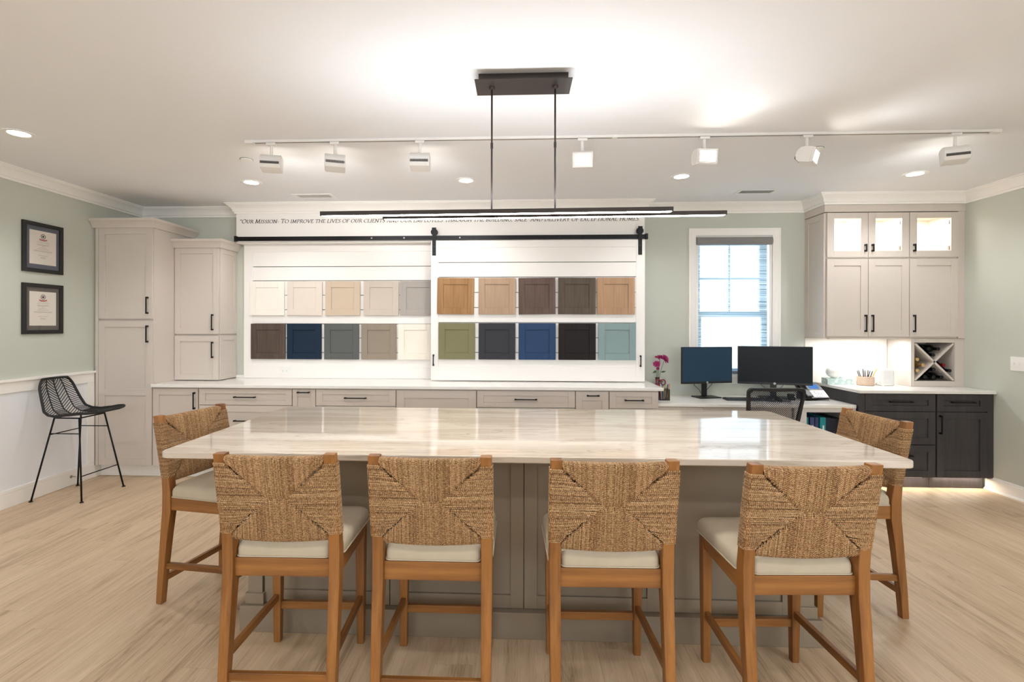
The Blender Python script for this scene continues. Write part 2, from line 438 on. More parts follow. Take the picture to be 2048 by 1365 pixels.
# window: casing, frame, sashes, panes, sill
wy = B
W1 = bpy.data.objects.new('window_1', None); COL.objects.link(W1); W1.location = (2.255, B, WZ0); struct(W1)
cprof = [(0, 0), (0, .012), (.012, .016), (.03, .018), (.052, .022), (.060, .026), (.075, .026), (.075, 0)]
def casing(x0, x1, z0, z1, wid=.075):
    m_ = MB(); pts = [(x0, z0), (x0, z1), (x1, z1), (x1, z0)]
    dirs = [(-1, 0), (-1, 1), (1, 1), (1, 0)]
    rings = [[(px + dx * o_, wy - t_, pz + (dz * o_)) for o_, t_ in cprof] for (px, pz), (dx, dz) in zip(pts, dirs)]
    return m_.loft(rings)
smooth_by_angle(casing(WX0, WX1, WZ0, WZ1).build('window_casing', M['trim'], W1), .4)
MB().box(WX0 - .09, WX1 + .09, wy - .045, wy + .16, WZ0 - .028, WZ0).build('window_sill', M['trim'], W1, bevel=.004)
MB().box(WX0 - .07, WX1 + .07, wy - .018, wy, WZ0 - .10, WZ0 - .028).build('window_apron', M['trim'], W1, bevel=.004)
mb = MB()  # jamb lining + outer frame
mb.box(WX0, WX0 + .03, wy + .001, wy + .16, WZ0, WZ1); mb.box(WX1 - .03, WX1, wy + .001, wy + .16, WZ0, WZ1); mb.box(WX0 + .03, WX1 - .03, wy + .001, wy + .16, WZ1 - .03, WZ1)
mb.build('window_frame', M['white_plastic'], W1, bevel=.003)
def sash(x0, x1, z0, z1, y, name, muntin):
    m_ = MB(); r = .05
    m_.box(x0, x0 + r, y, y + .035, z0, z1); m_.box(x1 - r, x1, y, y + .035, z0, z1)
    m_.box(x0 + r, x1 - r, y, y + .035, z1 - .055, z1); m_.box(x0 + r, x1 - r, y, y + .035, z0, z0 + .055)
    if muntin:
        xm = (x0 + x1) / 2; zm = (z0 + z1) / 2
        m_.box(xm - .009, xm + .009, y + .008, y + .028, z0 + .055, z1 - .055); m_.box(x0 + r, x1 - r, y + .009, y + .027, zm - .009, zm + .009)
    s_ = m_.build(name, M['white_plastic'], W1, bevel=.002)
    MB().box(x0 + r, x1 - r, y + .015, y + .019, z0 + .055, z1 - .055).build('pane', M['glass'], s_)
sash(WX0 + .03, WX1 - .03, 1.585, WZ1 - .03, wy + .10, 'upper_sash', True)
sash(WX0 + .03, WX1 - .03, WZ0, 1.64, wy + .06, 'lower_sash', False)
# roller shade
RS = empty('roller_shade', (2.255, 5.30, 2.33), 'sheer striped roller shade with grey cassette hanging in the window', 'window shade')
mb = MB(); c_ = [(.0, .0), (-.030, .0), (-.045, .012), (-.05, .035), (-.046, .06), (-.03, .078), (0, .082)]
mb.loft([[(x, 5.325 + a, 2.338 + b_) for a, b_ in c_] for x in (1.868, 2.642)])
smooth_by_angle(mb.build('cassette', paint('grey_shade_fabric', (138, 134, 132), .8), RS), .6)
MB().box(1.872, 2.598, 5.3195, 5.3205, 1.012, 2.345).build('shade_fabric', M['shade'], RS)
MB().box(1.872, 2.598, 5.313, 5.327, .995, 1.014).build('hem_bar', paint('hem_bar_grey', (120, 122, 124), .5), RS, bevel=.003)

# ================================================================ cabinets
HM = M['black']
def pull(parent, x, y, z, length, vertical=True, r=.0045, prot=.03, feet=.011):
    """bar pull standing off a face that looks to -y"""
    m_ = MB(); h = length / 2
    if vertical:
        m_.box(x - .005, x + .005, y - prot, y - prot + .009, z - h, z + h)
        for s_ in (-1, 1): m_.box(x - .0065, x + .0065, y - prot + .002, y, z + s_ * (h - .008) - .0085, z + s_ * (h - .008) + .0085)
    else:
        m_.box(x - h, x + h, y - prot, y - prot + .009, z - .005, z + .005)
        for s_ in (-1, 1): m_.box(x + s_ * (h - .008) - .0085, x + s_ * (h - .008) + .0085, y - prot + .002, y, z - .0065, z + .0065)
    return m_.build('handle', HM, parent, bevel=.0015)
def shaker(fr, w_, h_, stile=.062, t=.02, rec=.009, mids=(), rail=None):
    """shaker front as frame boxes round recessed panels; mids: centre heights of middle rails"""
    m_ = MB(); rail = rail or stile
    m_.fbox(fr, 0, stile, 0, t, 0, h_); m_.fbox(fr, w_ - stile, w_, 0, t, 0, h_)
    m_.fbox(fr, stile, w_ - stile, 0, t, 0, rail); m_.fbox(fr, stile, w_ - stile, 0, t, h_ - rail, h_)
    for c in mids: m_.fbox(fr, stile, w_ - stile, 0, t, c - rail / 2, c + rail / 2)
    m_.fbox(fr, stile, w_ - stile, 0.001, t - rec, rail, h_ - rail)
    return m_
def door(parent, x0, x1, z0, z1, y, mat, name='door', handle=None, mids=(), stile=.062, rail=None, hl=.165):
    """front face of the door lies at y; handle: ('v'|'h', x, z)"""
    fr = frame_at(x0, y + .02, z0, '-y')
    o = shaker(fr, x1 - x0, z1 - z0, stile, mids=mids, rail=rail).build(name, mat, parent, bevel=.0009, seg=1)
    if handle: pull(o, handle[1], y, handle[2], hl, handle[0] == 'v')
    return o
def carcass(parent, x0, x1, y0, y1, z0, z1, mat, toe=None, name='carcass'):
    m_ = MB(); m_.box(x0, x1, y0, y1, z0, z1)
    o = m_.build(name, mat, parent, bevel=.001, seg=1)
    if toe: MB().box(x0, x1, y0 + .055, y1, 0, z0).build('toe_kick', toe, parent)
    return o
G = M['greige']
# tall pantry cabinet
T = empty('tall_cabinet', (-3.85, 5.0, 0), 'tall greige pantry cabinet with crown, left of the long counter', 'cabinet')
carcass(T, -4.118, -3.545, H_F + .021, B - .002, .118, 2.44, G, M['trim'])
MB().box(XL + .002, -4.118, H_F + .021, H_F + .06, .118, 2.44).build('filler_strip', G, T)
door(T, -4.087, -3.55, 1.547, 2.433, H_F, G, handle=('v', -3.59, 1.678))
door(T, -4.087, -3.55, .122, 1.528, H_F, G, handle=('v', -3.59, 1.40), mids=(.708,))
MB().box(-4.118, -4.09, H_F, H_F + .02, .118, 2.44).build('face_strip', G, T)
MB().box(XL + .001, -4.119, H_F + .076, B - .002, 0, .117).build('toe_kick', M['trim'], T)
kp = [(0, 0), (.018, 0), (.02, .012), (.03, .03), (.05, .055), (.06, .062), (.062, .085), (0, .085)]
def cab_crown(parent, pth, z, mat):
    m_ = MB(); m_.loft(sweep(pth, [(a, z + b_) for a, b_ in kp])); smooth_by_angle(m_.build('crown', mat, parent), .5)
cab_crown(T, [(XL + .003, H_F), (-3.545, H_F), (-3.545, B - .002)], 2.432, G)
MB().box(-4.118, -3.545, H_F, B - .002, 2.44, 2.517).build('top_panel', G, T)
# counter-standing wall cabinet
S = empty('counter_cabinet', (-3.31, 5.15, .914), 'small greige cabinet with crown standing on the white counter', 'cabinet')
carcass(S, -3.543, -3.082, 5.010, B - .002, .918, 2.285, G)
door(S, -3.540, -3.078, 1.395, 2.282, 4.988, G, handle=('v', -3.134, 1.516), stile=.058)
door(S, -3.540, -3.078, .922, 1.378, 4.988, G, handle=('v', -3.134, 1.232), stile=.058)
fr = frame_at(-3.0815, 5.012, 1.395, '+x'); shaker(fr, .298, .887, .05, .014, .007).build('side_panel', G, S, bevel=.0009, seg=1)
fr = frame_at(-3.0815, 5.012, .922, '+x'); shaker(fr, .298, .456, .05, .014, .007).build('side_panel', G, S, bevel=.0009, seg=1)
cab_crown(S, [(-3.543, 4.988), (-3.067, 4.988), (-3.067, B - .002)], 2.282, G)
MB().box(-3.543, -3.067, 4.988, B - .002, 2.285, 2.36).build('top_panel', G, S)
# base cabinets along the back wall
BG = 'greige base cabinets under the long white counter'
def base(x0, x1, label, fronts, mat=G, toe=None, ztop=.884, group=BG, extra=None):
    o = empty('base_cabinet', ((x0 + x1) / 2, 5.0, 0), label, 'cabinet', group)
    carcass(o, x0, x1, H_F + .021, B - .002, .112, ztop, mat, toe or M['trim'])
    for f_ in fronts:
        kind, a, b_, z0, z1, hd = f_[:6]
        kw = f_[6] if len(f_) > 6 else {}
        door(o, a, b_, z0, z1, H_F, mat, kind, hd, **kw)
    return o
zt = .872
base(-3.543, -3.086, 'greige base cabinet with one door and upright pull, beside the tall cabinet', [('door', -3.540, -3.091, .118, zt, ('v', -3.12, .757))])
def drawers(x0, x1, hl=.21):
    xm = (x0 + x1) / 2; o_ = []
    for z0, z1 in ((.718, zt), (.422, .712), (.118, .416)):
        o_.append(('drawer', x0, x1, z0, z1, ('h', xm, (z0 + z1) / 2 if z1 - z0 < .2 else z1 - .145), dict(hl=hl, rail=.045 if z1 - z0 < .2 else .062)))
    return o_
base(-3.084, -2.162, 'wide greige drawer cabinet behind the left end of the island', drawers(-3.079, -2.165))
base(-2.160, -1.932, 'narrow greige cabinet left of the wide drawers, black pull at its top', [('door', -2.157, -1.935, .118, zt, ('h', -2.047, .845), dict(stile=.045, hl=.12, rail=.07))])
base(-1.930, -1.156, 'greige drawer cabinet below the left display wall, between a narrow and a blank unit', drawers(-1.928, -1.160))
base(-1.154, -.390, 'greige base cabinet with a plain front and no pull under the counter middle', [('door', -1.151, -.393, .118, zt, None, dict(rail=.075, stile=.075))])
base(-.388, .536, 'wide greige drawer cabinet under the sliding white panel', drawers(-.385, .534))
base(.538, .848, 'narrow greige cabinet near the right end of the counter, black pull at its top', [('door', .541, .845, .118, zt, ('h', .70, .835), dict(stile=.06, hl=.115, rail=.085))])
base(.850, 1.308, 'greige drawer cabinet at the right end of the long counter beside the desk', drawers(.854, 1.304, .175))
o = MB().box(-3.5425, 1.345, 4.655, B - .002, .884, .914).build('countertop', M['quartz'], bevel=.004)
tag(recentre(o, (-1.1, 4.98, .884)), 'long white quartz countertop on the greige base cabinets', 'countertop')
mb = MB(); mb.box(-3.066, -2.975, B - .02, B - .0005, .9145, .945); 
tag(recentre(mb.build('backsplash_strip', M['quartz'], bevel=.002), (-3.02, B - .01, .9145)), 'short white upstand on the counter between small cabinet and display panel', 'upstand')

# right hand dark base cabinets
ST = M['stain']
zd = .905
o = empty('base_cabinet', (3.48, 5.0, 0), 'dark stained three drawer cabinet beside the desk, right of the bookcase', 'cabinet', 'dark cabinets by the right wall')
carcass(o, 3.128, 3.785, H_F + .021, B - .002, .112, zd - .03, ST, ST)
MB().box(3.120, 3.165, H_F + .004, H_F + .03, .112, zd - .03).build('face_strip', ST, o)
for z0, z1 in ((.716, .868), (.414, .708), (.116, .406)):
    door(o, 3.165, 3.783, z0, z1, H_F, ST, 'drawer', ('h', 3.474, (z0 + z1) / 2 + (.008 if z1 - z0 < .2 else .05)), rail=.05 if z1 - z0 < .2 else .06, hl=.20)
MB().box(3.25, 3.70, H_F + .042, H_F + .054, .100, .110).build('toe_light_strip', M['white_metal'], o)
add_light('toe_kick_light', 'AREA', (3.48, H_F + .035, .098), (0, 0, 0), .8, o, color=(1, .86, .68), shape='RECTANGLE', size=.55, size_y=.03)
o = empty('base_cabinet', (4.03, 5.0, 0), 'dark stained cabinet with drawer over door, against the right wall', 'cabinet', 'dark cabinets by the right wall')
carcass(o, 3.787, XR - .002, H_F + .021, B - .002, .112, zd - .03, ST)
MB().box(3.787, 4.26, H_F + .075, B - .002, 0, .112).build('toe_kick', ST, o)
door(o, 3.797, 4.236, .716, .868, H_F, ST, 'drawer', ('h', 4.016, .80), rail=.05, hl=.20)
door(o, 3.797, 4.236, .116, .708, H_F, ST, 'door', ('v', 3.82, .597), hl=.17)
MB().box(3.90, 4.22, H_F + .06, H_F + .072, .100, .110).build('toe_light_strip', M['white_metal'], o)
add_light('toe_kick_light', 'AREA', (4.03, H_F + .05, .098), (0, 0, 0), .65, o, color=(1, .86, .68), shape='RECTANGLE', size=.42, size_y=.03)
MB().box(4.24, XR - .002, H_F + .004, H_F + .03, .112, zd - .03).build('filler_strip', ST, o)
o = MB().box(3.098, XR - .002, 4.655, B - .002, zd - .028, zd).build('countertop', M['quartz'], bevel=.004)
tag(recentre(o, (3.69, 4.98, zd - .028)), 'white quartz countertop on the dark cabinets by the right wall', 'countertop')
o = MB().box(2.978, 3.798, B - .012, B - .0005, zd + .001, 1.366).build('backsplash', M['splash'])
tag(recentre(o, (3.39, B - .006, zd)), 'pale backsplash below the lit wall cabinets', 'backsplash')

# wall cabinets on the right
UF = 4.967
def open_carcass(parent, x0, x1, z0, z1, y0, y1, mat, inner, divs=()):
    t = .018; m_ = MB()
    m_.box(x0, x0 + t, y0, y1, z0, z1); m_.box(x1 - t, x1, y0, y1, z0, z1)
    m_.box(x0 + t, x1 - t, y0, y1, z1 - t, z1); m_.box(x0 + t, x1 - t, y0, y1, z0, z0 + t)
    m_.box(x0 + t, x1 - t, y1 - .01, y1, z0 + t, z1 - t)
    return m_.build('carcass', inner, parent)
def glass_door(parent, x0, x1, z0, z1, y, hx):
    m_ = MB(); s_ = .067; fr = frame_at(x0, y + .02, z0, '-y'); w_ = x1 - x0; h_ = z1 - z0
    m_.fbox(fr, 0, s_, 0, .02, 0, h_); m_.fbox(fr, w_ - s_, w_, 0, .02, 0, h_)
    m_.fbox(fr, s_, w_ - s_, 0, .02, 0, .062); m_.fbox(fr, s_, w_ - s_, 0, .02, h_ - .055, h_)
    o_ = m_.build('door', G, parent, bevel=.0009, seg=1)
    MB().fbox(fr, s_ - .004, w_ - s_ + .004, .006, .010, .058, h_ - .051).build('glass_pane', M['glass'], o_)
    m_ = MB()
    for zz in (z0 + .09, z1 - .09): m_.box(x1 - .072 if hx < (x0 + x1) / 2 else x0 + .05, x1 - .05 if hx < (x0 + x1) / 2 else x0 + .072, y + .021, y + .04, zz - .02, zz + .02)
    m_.build('hinge', M['steel'], o_)
    pull(o_, hx, y, z0 + .088, .072)
WG = 'greige wall cabinets on the right'
u = empty('wall_cabinet', (3.38, 5.14, 2.145), 'lit wall cabinet with two glass doors, top left above the wine corner', 'cabinet', WG)
open_carcass(u, 2.996, 3.768, 2.147, 2.592, UF + .022, B - .001, G, M['greige_in'])
MB().box(3.37, 3.388, UF + .03, B - .012, 2.166, 2.573).build('divider', M['greige_in'], u)
glass_door(u, 2.998, 3.382, 2.156, 2.588, UF, 3.352); glass_door(u, 3.386, 3.766, 2.156, 2.588, UF, 3.418)
for x_ in (3.19, 3.58): add_light('cabinet_puck_light', 'AREA', (x_, 5.12, 2.565), (0, 0, 0), 2.2, u, shape='DISK', size=.08)
u = empty('wall_cabinet', (4.0, 5.14, 2.145), 'lit wall cabinet with a single glass door next to the right wall', 'cabinet', WG)
open_carcass(u, 3.770, 4.228, 2.147, 2.592, UF + .022, B - .001, G, M['greige_in'])
glass_door(u, 3.773, 4.224, 2.156, 2.588, UF, 3.807)
add_light('cabinet_puck_light', 'AREA', (4.0, 5.12, 2.565), (0, 0, 0), 1.6, u, shape='DISK', size=.08)
u = empty('wall_cabinet', (3.38, 5.14, 1.37), 'greige wall cabinet with two solid doors meeting at black pulls', 'cabinet', WG)
carcass(u, 2.996, 3.768, UF + .022, B - .001, 1.372, 2.145, G)
door(u, 2.998, 3.382, 1.388, 2.141, UF, G, handle=('v', 3.353, 1.515), stile=.067)
door(u, 3.386, 3.766, 1.388, 2.141, UF, G, handle=('v', 3.418, 1.515), stile=.067)
fr = frame_at(2.9955, UF + .022, 1.372, '-x'); shaker(fr, B - UF - .024, 1.218, .06, .018, .008).build('side_panel', G, u, bevel=.0009, seg=1)
MB().box(3.05, 3.70, 5.02, 5.06, 1.361, 1.371).build('light_bar', M['white_metal'], u)
add_light('under_cabinet_light', 'AREA', (3.39, 5.10, 1.355), (0, 0, 0), 2.6, u, shape='RECTANGLE', size=.66, size_y=.05)
u = empty('wall_cabinet', (4.0, 5.14, 1.37), 'greige wall cabinet with one solid door directly above the wine cube', 'cabinet', WG)
carcass(u, 3.770, 4.228, UF + .022, B - .001, 1.372, 2.145, G)
door(u, 3.773, 4.224, 1.388, 2.141, UF, G, handle=('v', 3.807, 1.515), stile=.067)
struct(MB().box(4.230, XR - .001, UF + .012, B - .001, 1.372, 2.60).build('trim_5', G))
struct(MB().box(2.976, XR - .001, UF + .004, B - .001, 2.597, ZC - .001).build('trim_6', G, bevel=.001))
# wine cube
WC = empty('wine_rack', (4.04, 5.14, zd), 'greige wine cube with an X divider below the wall cabinets', 'wine rack')
x0, x1, z0, z1 = 3.800, XR - .001, zd + .001, 1.370
nx0, nx1, nz0, nz1 = 3.832, 4.208, .958, 1.330
mb = MB()
mb.box(x0, nx0, UF + .02, B - .013, z0, z1); mb.box(nx1, x1, UF + .02, B - .001, z0, z1); mb.box(nx0, nx1, UF + .02, B - .001, z0, nz0); mb.box(nx0, nx1, UF + .02, B - .001, nz1, z1)
mb.box(nx0, nx1, B - .012, B - .001, nz0, nz1)
mb.build('cube', G, WC, bevel=.001, seg=1)
mb = MB(); cx, cz = (nx0 + nx1) / 2, (nz0 + nz1) / 2; hw_, hh = (nx1 - nx0) / 2, (nz1 - nz0) / 2
for s_ in (-1, 1):
    L_ = math.hypot(hw_, hh); ux, uz = hw_ / L_, s_ * hh / L_; px, pz = -uz * .009, ux * .009; L_ -= .012
    P = []
    for a in (-L_, L_):
        for y_ in (UF + .024, B - .014):
            for q in (-1, 1): P.append((cx + ux * a + px * q, y_, cz + uz * a + pz * q))
    mb.quad_box(P)
mb.build('divider', G, WC)
def bottle(x, y, z, foil, label, tilt=0, glass=None):
    o_ = empty('wine_bottle', (x, y, z), label, 'bottle', 'wine bottles in the cube')
    prof = [(.001, 0), (.030, 0), (.0365, -.006), (.0370, -.02), (.0370, -.185), (.034, -.205), (.024, -.222), (.0155, -.238), (.014, -.25)]
    smooth_by_angle(MB().lathe([(r, h) for r, h in prof], 20, (0, 0, 0), 'y').build('body', glass or M['bottle'], o_, local=True), .8)
    smooth_by_angle(MB().lathe([(.0148, -.245), (.0148, -.285), (.0162, -.287), (.0162, -.297), (.014, -.299), (.001, -.299)], 16, (0, 0, 0), 'y').build('foil', foil, o_, local=True), .8)
    return o_
M['bottle'] = paint('dark_bottle_glass', (16, 20, 16), .08, 0, .1)
M['bottle2'] = paint('amber_bottle_glass', (120, 92, 44), .1, 0, .1)
fb = paint('black_foil', (30, 29, 30), .3, .5); ft = paint('tan_foil', (206, 170, 110), .35, .4); frd = paint('red_foil', (130, 22, 34), .3, .4)
by = 5.295
def bo(dx, dz, foil, label, g=None): bottle(cx + dx, by, cz + dz, foil, label, glass=g)
bo(0, .066, fb, 'black topped wine bottle in the top notch of the cube, lowest there')
bo(-.045, .125, fb, 'black topped wine bottle on the left slope of the top notch')
bo(.045, .125, fb, 'black topped wine bottle on the right slope of the top notch')
bo(-.151, .022, ft, 'tan topped bottle uppermost in the left notch of the wine cube', M['bottle2'])
bo(-.098, -.032, ft, 'tan topped bottle in the middle of the left notch', M['bottle2'])
bo(-.151, -.085, ft, 'tan topped bottle lowest in the left notch', M['bottle2'])
bo(.098, -.032, frd, 'wine bottle with red foil in the right notch of the cube')
bo(.151, -.085, fb, 'black topped wine bottle below the red foiled one in the right notch')
bo(-.077, -.149, fb, 'leftmost wine bottle on the floor of the bottom notch')
bo(0, -.149, fb, 'middle wine bottle on the floor of the bottom notch')
bo(.077, -.149, fb, 'rightmost wine bottle on the floor of the bottom notch')
bo(.004, -.0742, fb, 'wine bottle lying on the others at the top of the bottom notch')

# ================================================================ desk
D = empty('desk', (2.2, 5.0, 0), 'low built-in desk with white top and bookcase end under the window', 'desk')
dp = []
def rnd_rect(x0, x1, y0, y1, rs, n=6):
    """rs radii at corners (x0,y0),(x1,y0),(x1,y1),(x0,y1)"""
    out = []
    for (cx_, cy_, a0), r in zip(((x0, y0, PI), (x1, y0, 1.5 * PI), (x1, y1, 0), (x0, y1, .5 * PI)), rs):
        sx = 1 if cx_ == x0 else -1; sy = 1 if cy_ == y0 else -1
        if r <= 0: out.append((cx_, cy_)); continue
        for i in range(n + 1):
            a = a0 + .5 * PI * i / n
            out.append((cx_ + sx * r + r * math.cos(a), cy_ + sy * r + r * math.sin(a)))
    return out
MB().prism(rnd_rect(1.309, 3.118, 4.705, B - .001, (.0, .03, 0, 0)), .732, .762).build('worktop', M['quartz'], D, bevel=.004)
GW = paint('desk_light_grey_paint', (222, 219, 216), .4, var=.01)
mb = MB(); mb.box(1.311, 1.73, 4.745, B - .002, 0, .731); mb.build('drawer_unit', G, D)
MB().box(1.313, 1.727, 4.724, 4.744, .58, .727).build('drawer', G, D, bevel=.001)
MB().box(1.313, 1.727, 4.724, 4.744, .03, .574).build('drawer', G, D, bevel=.001)
MB().box(1.732, 2.54, 4.735, 4.755, .60, .731).build('apron', G, D, bevel=.001)
mb = MB(); mb.box(2.56, 2.672, 4.73, B - .002, 0, .731); mb.box(3.09, 3.115, 4.73, B - .002, 0, .731); mb.box(2.672, 3.09, 4.73, B - .002, .69, .731)
mb.box(2.672, 3.09, 4.75, B - .002, 0, .30); mb.box(2.672, 3.09, B - .012, B - .002, .30, .69)
mb.build('bookcase', GW, D, bevel=.001)
def binder(x0, x1, rgb, label, h=.33, tagged=True, y0=4.80):
    o_ = empty('ring_binder', ((x0 + x1) / 2, y0 + .13, .301), label, 'binder', 'binders in the desk bookcase')
    MB().box(x0, x1, y0, y0 + .27, .301, .301 + h).build('cover', paint('binder_cover', rgb, .4), o_, bevel=.004)
    if tagged:
        MB().box((x0 + x1) / 2 - .004, (x0 + x1) / 2 + .010, y0 - .0015, y0, .40, .555).build('spine_label', M['white_plastic'], o_)
binder(2.686, 2.730, (20, 128, 146), 'slim teal binder leftmost in the desk bookcase')
binder(2.742, 2.784, (58, 74, 122), 'left one of two navy binders, with a white spine label')
binder(2.789, 2.822, (52, 66, 112), 'right one of two navy binders, with a plain spine', tagged=False)
binder(2.834, 2.888, (24, 146, 158), 'thick teal binder right of the navy ones')
binder(2.900, 2.955, (26, 32, 58), 'dark navy binder right of the thick teal one', .32, False, 4.84)
binder(2.960, 3.015, (28, 30, 44), 'near black binder second from the right in the bookcase', .31, False, 4.86)
binder(3.020, 3.070, (20, 24, 42), 'near black binder at the right end of the bookcase', .31, False, 4.87)
# ================================================================ display wall
def slat_panel(name, x0, x1, z0, z1, y0, y1, ins, grooves, parent):
    """framed panel; ins = (x0,x1,z0,z1) of the boarded field; grooves are thin slots between boards"""
    ax, bx, az, bz = ins; m_ = MB()
    m_.box(x0, ax, y0, y1, z0, z1); m_.box(bx, x1, y0, y1, z0, z1); m_.box(ax, bx, y0, y1, z0, az); m_.box(ax, bx, y0, y1, bz, z1)
    zz = [az] + sorted(grooves) + [bz]
    for i in range(len(zz) - 1):
        m_.box(ax, bx, y0 + .005, y1 - .012, zz[i] + (.0035 if i else 0), zz[i + 1] - (.0035 if i < len(zz) - 2 else 0))
    o_ = m_.build(name, M['panel'], parent, bevel=.0008, seg=1)
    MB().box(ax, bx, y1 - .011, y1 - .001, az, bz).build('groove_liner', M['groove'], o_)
    return o_
DP = empty('display_panel', (-.85, B - .03, .915), 'fixed white boarded panel behind the sample doors, left half of the display', 'display panel')
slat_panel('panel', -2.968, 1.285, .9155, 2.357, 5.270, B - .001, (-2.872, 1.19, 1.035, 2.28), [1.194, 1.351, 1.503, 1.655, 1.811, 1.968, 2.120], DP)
SP = empty('barn_door', (.195, 5.12, .93), 'white barn style sliding door panel with samples, hanging from the black rail', 'sliding door')
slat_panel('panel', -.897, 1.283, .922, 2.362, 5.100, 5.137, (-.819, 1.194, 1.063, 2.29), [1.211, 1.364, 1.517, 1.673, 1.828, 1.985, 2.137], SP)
for x_ in (-.865, 1.234):
    m_ = MB(); m_.box(x_ - .019, x_ + .019, 5.094, 5.100, 2.208, 2.452)
    h_ = m_.build('hanger_strap', M['black'], SP, bevel=.001)
    m_ = MB()
    m_.lathe([(.032, 5.094), (.032, 5.088), (.004, 5.088)], 20, (x_, 0, 2.452), 'y')
    m_.box(x_ - .022, x_ + .022, 5.0885, 5.094, 2.452, 2.496)
    smooth_by_angle(m_.build('hanger_head', M['black'], h_), .6)
    MB().lathe([(.003, 5.101), (.036, 5.101), (.036, 5.104), (.033, 5.107), (.033, 5.116), (.036, 5.119), (.036, 5.122), (.003, 5.122)], 24, (x_, 0, 2.452), 'y').build('wheel', M['blackplastic'], h_)
    m_ = MB()
    for zz in (2.232, 2.300): m_.lathe([(.007, 5.094), (.007, 5.091), (.001, 5.090)], 12, (x_, 0, zz), 'y')
    m_.build('bolt', M['blackplastic'], h_)
for x_ in (-.868, 1.238): pull(SP, x_, 5.100, 1.131, .115)
R = empty('sliding_rail', (-.83, 5.118, 2.40), 'black flat barn door rail across the white soffit', 'rail')
MB().box(-2.955, 1.292, 5.108, 5.114, 2.372, 2.416).build('bar', M['black'], R, bevel=.001)
for x_ in (-2.966, 1.300):
    MB().box(x_ - .014, x_ + .014, 5.098, 5.124, 2.366, 2.424).build('end_stop', M['black'], R, bevel=.003)
for x_ in (-2.75, -2.05, -1.52, -1.18, -.60, -.1, .42, .9):
    m_ = MB(); m_.lathe([(.009, 5.1545), (.009, 5.114)], 12, (x_, 0, 2.394), 'y')
    m_.lathe([(.008, 5.108), (.008, 5.104), (.001, 5.103)], 12, (x_, 0, 2.394), 'y')
    m_.build('spacer_bolt', M['steel'] if x_ in (-1.52, -1.18, -.60) else M['black'], R)

def sample(x0, x1, z0, z1, y, mat, label, tilt=0.0):
    w_ = x1 - x0; h_ = z1 - z0
    fr = (Vector((-w_ / 2, 0, -h_ / 2)), Vector((1, 0, 0)), Vector((0, -1, 0)), Vector((0, 0, 1)))
    m_ = shaker(fr, w_, h_, .066, .019, .008)
    pb_ = mat.node_tree.nodes['Principled BSDF']; pb_.inputs['Specular IOR Level'].default_value = .22; pb_.inputs['Roughness'].default_value = .5
    o_ = m_.build('sample_door', mat, None, bevel=.0012, seg=1)
    o_.location = ((x0 + x1) / 2, y, (z0 + z1) / 2); o_.rotation_euler = (0, tilt, 0)
    tag(o_, label, 'cabinet door sample', 'cabinet door samples on the display')
def P_(n, rgb, **k): return paint('sample_' + n, [c * (.90 if max(rgb) < 225 else .98) for c in rgb], .35, **k)
def Wd(n, a, b_): return wood('sample_' + n, [c * .88 for c in a], [c * .88 for c in b_], .35, 'z', 60, 8)
L1 = [(-2.892, -2.514, P_('ivory', (246, 240, 230)), 'ivory white sample door, first in the upper row of the fixed panel'),
      (-2.480, -2.100, P_('light_almond', (228, 216, 204)), 'pale almond sample door beside the ivory one in the upper left row'),
      (-2.066, -1.687, P_('sand', (224, 204, 180)), 'sandy beige sample door in the middle of the upper left row'),
      (-1.649, -1.270, P_('stone_beige', (222, 208, 194)), 'soft beige sample door right of the sandy one, upper left row'),
      (-1.255, -.876, P_('light_grey', (188, 180, 172)), 'light grey sample door partly behind the sliding panel, upper row')]
for i, (a, b_, m_, lb) in enumerate(L1): sample(a, b_, 1.594, 1.959, 5.2695, m_, lb, (.0, .008, .0, .006, .004)[i])
L2 = [(-2.880, -2.503, Wd('grey_oak', (84, 70, 62), (108, 92, 82)), 'brown grey wood sample door, first in the lower row of the fixed panel'),
      (-2.484, -2.108, P_('navy', (26, 46, 66)), 'dark navy sample door in the lower left row'),
      (-2.076, -1.700, P_('slate', (102, 104, 102)), 'slate grey sample door right of the navy one'),
      (-1.673, -1.297, P_('taupe', (162, 148, 132)), 'taupe sample door in the lower row of the fixed panel'),
      (-1.276, -.900, P_('cream', (246, 238, 224)), 'cream white sample door partly behind the sliding panel, lower row')]
for a, b_, m_, lb in L2: sample(a, b_, 1.122, 1.503, 5.2695, m_, lb)
R1 = [(-.829, -.450, Wd('maple', (164, 120, 74), (194, 150, 104)), 'warm honey maple sample door, upper row of the sliding panel', .012),
      (-.404, -.026, Wd('natural', (190, 158, 130), (206, 176, 148)), 'pale tan wood sample door beside the honey maple one', .0),
      (.005, .380, Wd('umber', (98, 78, 68), (122, 100, 90)), 'reddish brown wood sample door in the middle of the sliding panel top row', -.010),
      (.408, .786, Wd('greybrown', (92, 78, 66), (112, 98, 84)), 'grey brown wood sample door, fourth in the upper row of the sliding panel', .004),
      (.800, 1.178, Wd('oak', (188, 146, 110), (212, 174, 140)), 'light oak sample door at the right end of the upper row', -.003)]
for a, b_, m_, lb, t_ in R1: sample(a, b_, 1.603, 1.975, 5.0995, m_, lb, t_)
R2 = [(-.815, -.439, P_('olive', (140, 136, 100)), 'olive green sample door in the lower row of the sliding panel'),
      (-.403, -.026, P_('charcoal', (60, 60, 65)), 'charcoal grey sample door between the olive and blue ones'),
      (.006, .384, P_('blue', (44, 72, 112)), 'medium blue sample door in the lower row of the sliding panel'),
      (.412, .788, Wd('espresso', (24, 18, 16), (36, 28, 25)), 'espresso black sample door beside the blue one'),
      (.815, 1.190, P_('aqua', (150, 174, 173)), 'pale aqua sample door at the right end of the lower row')]
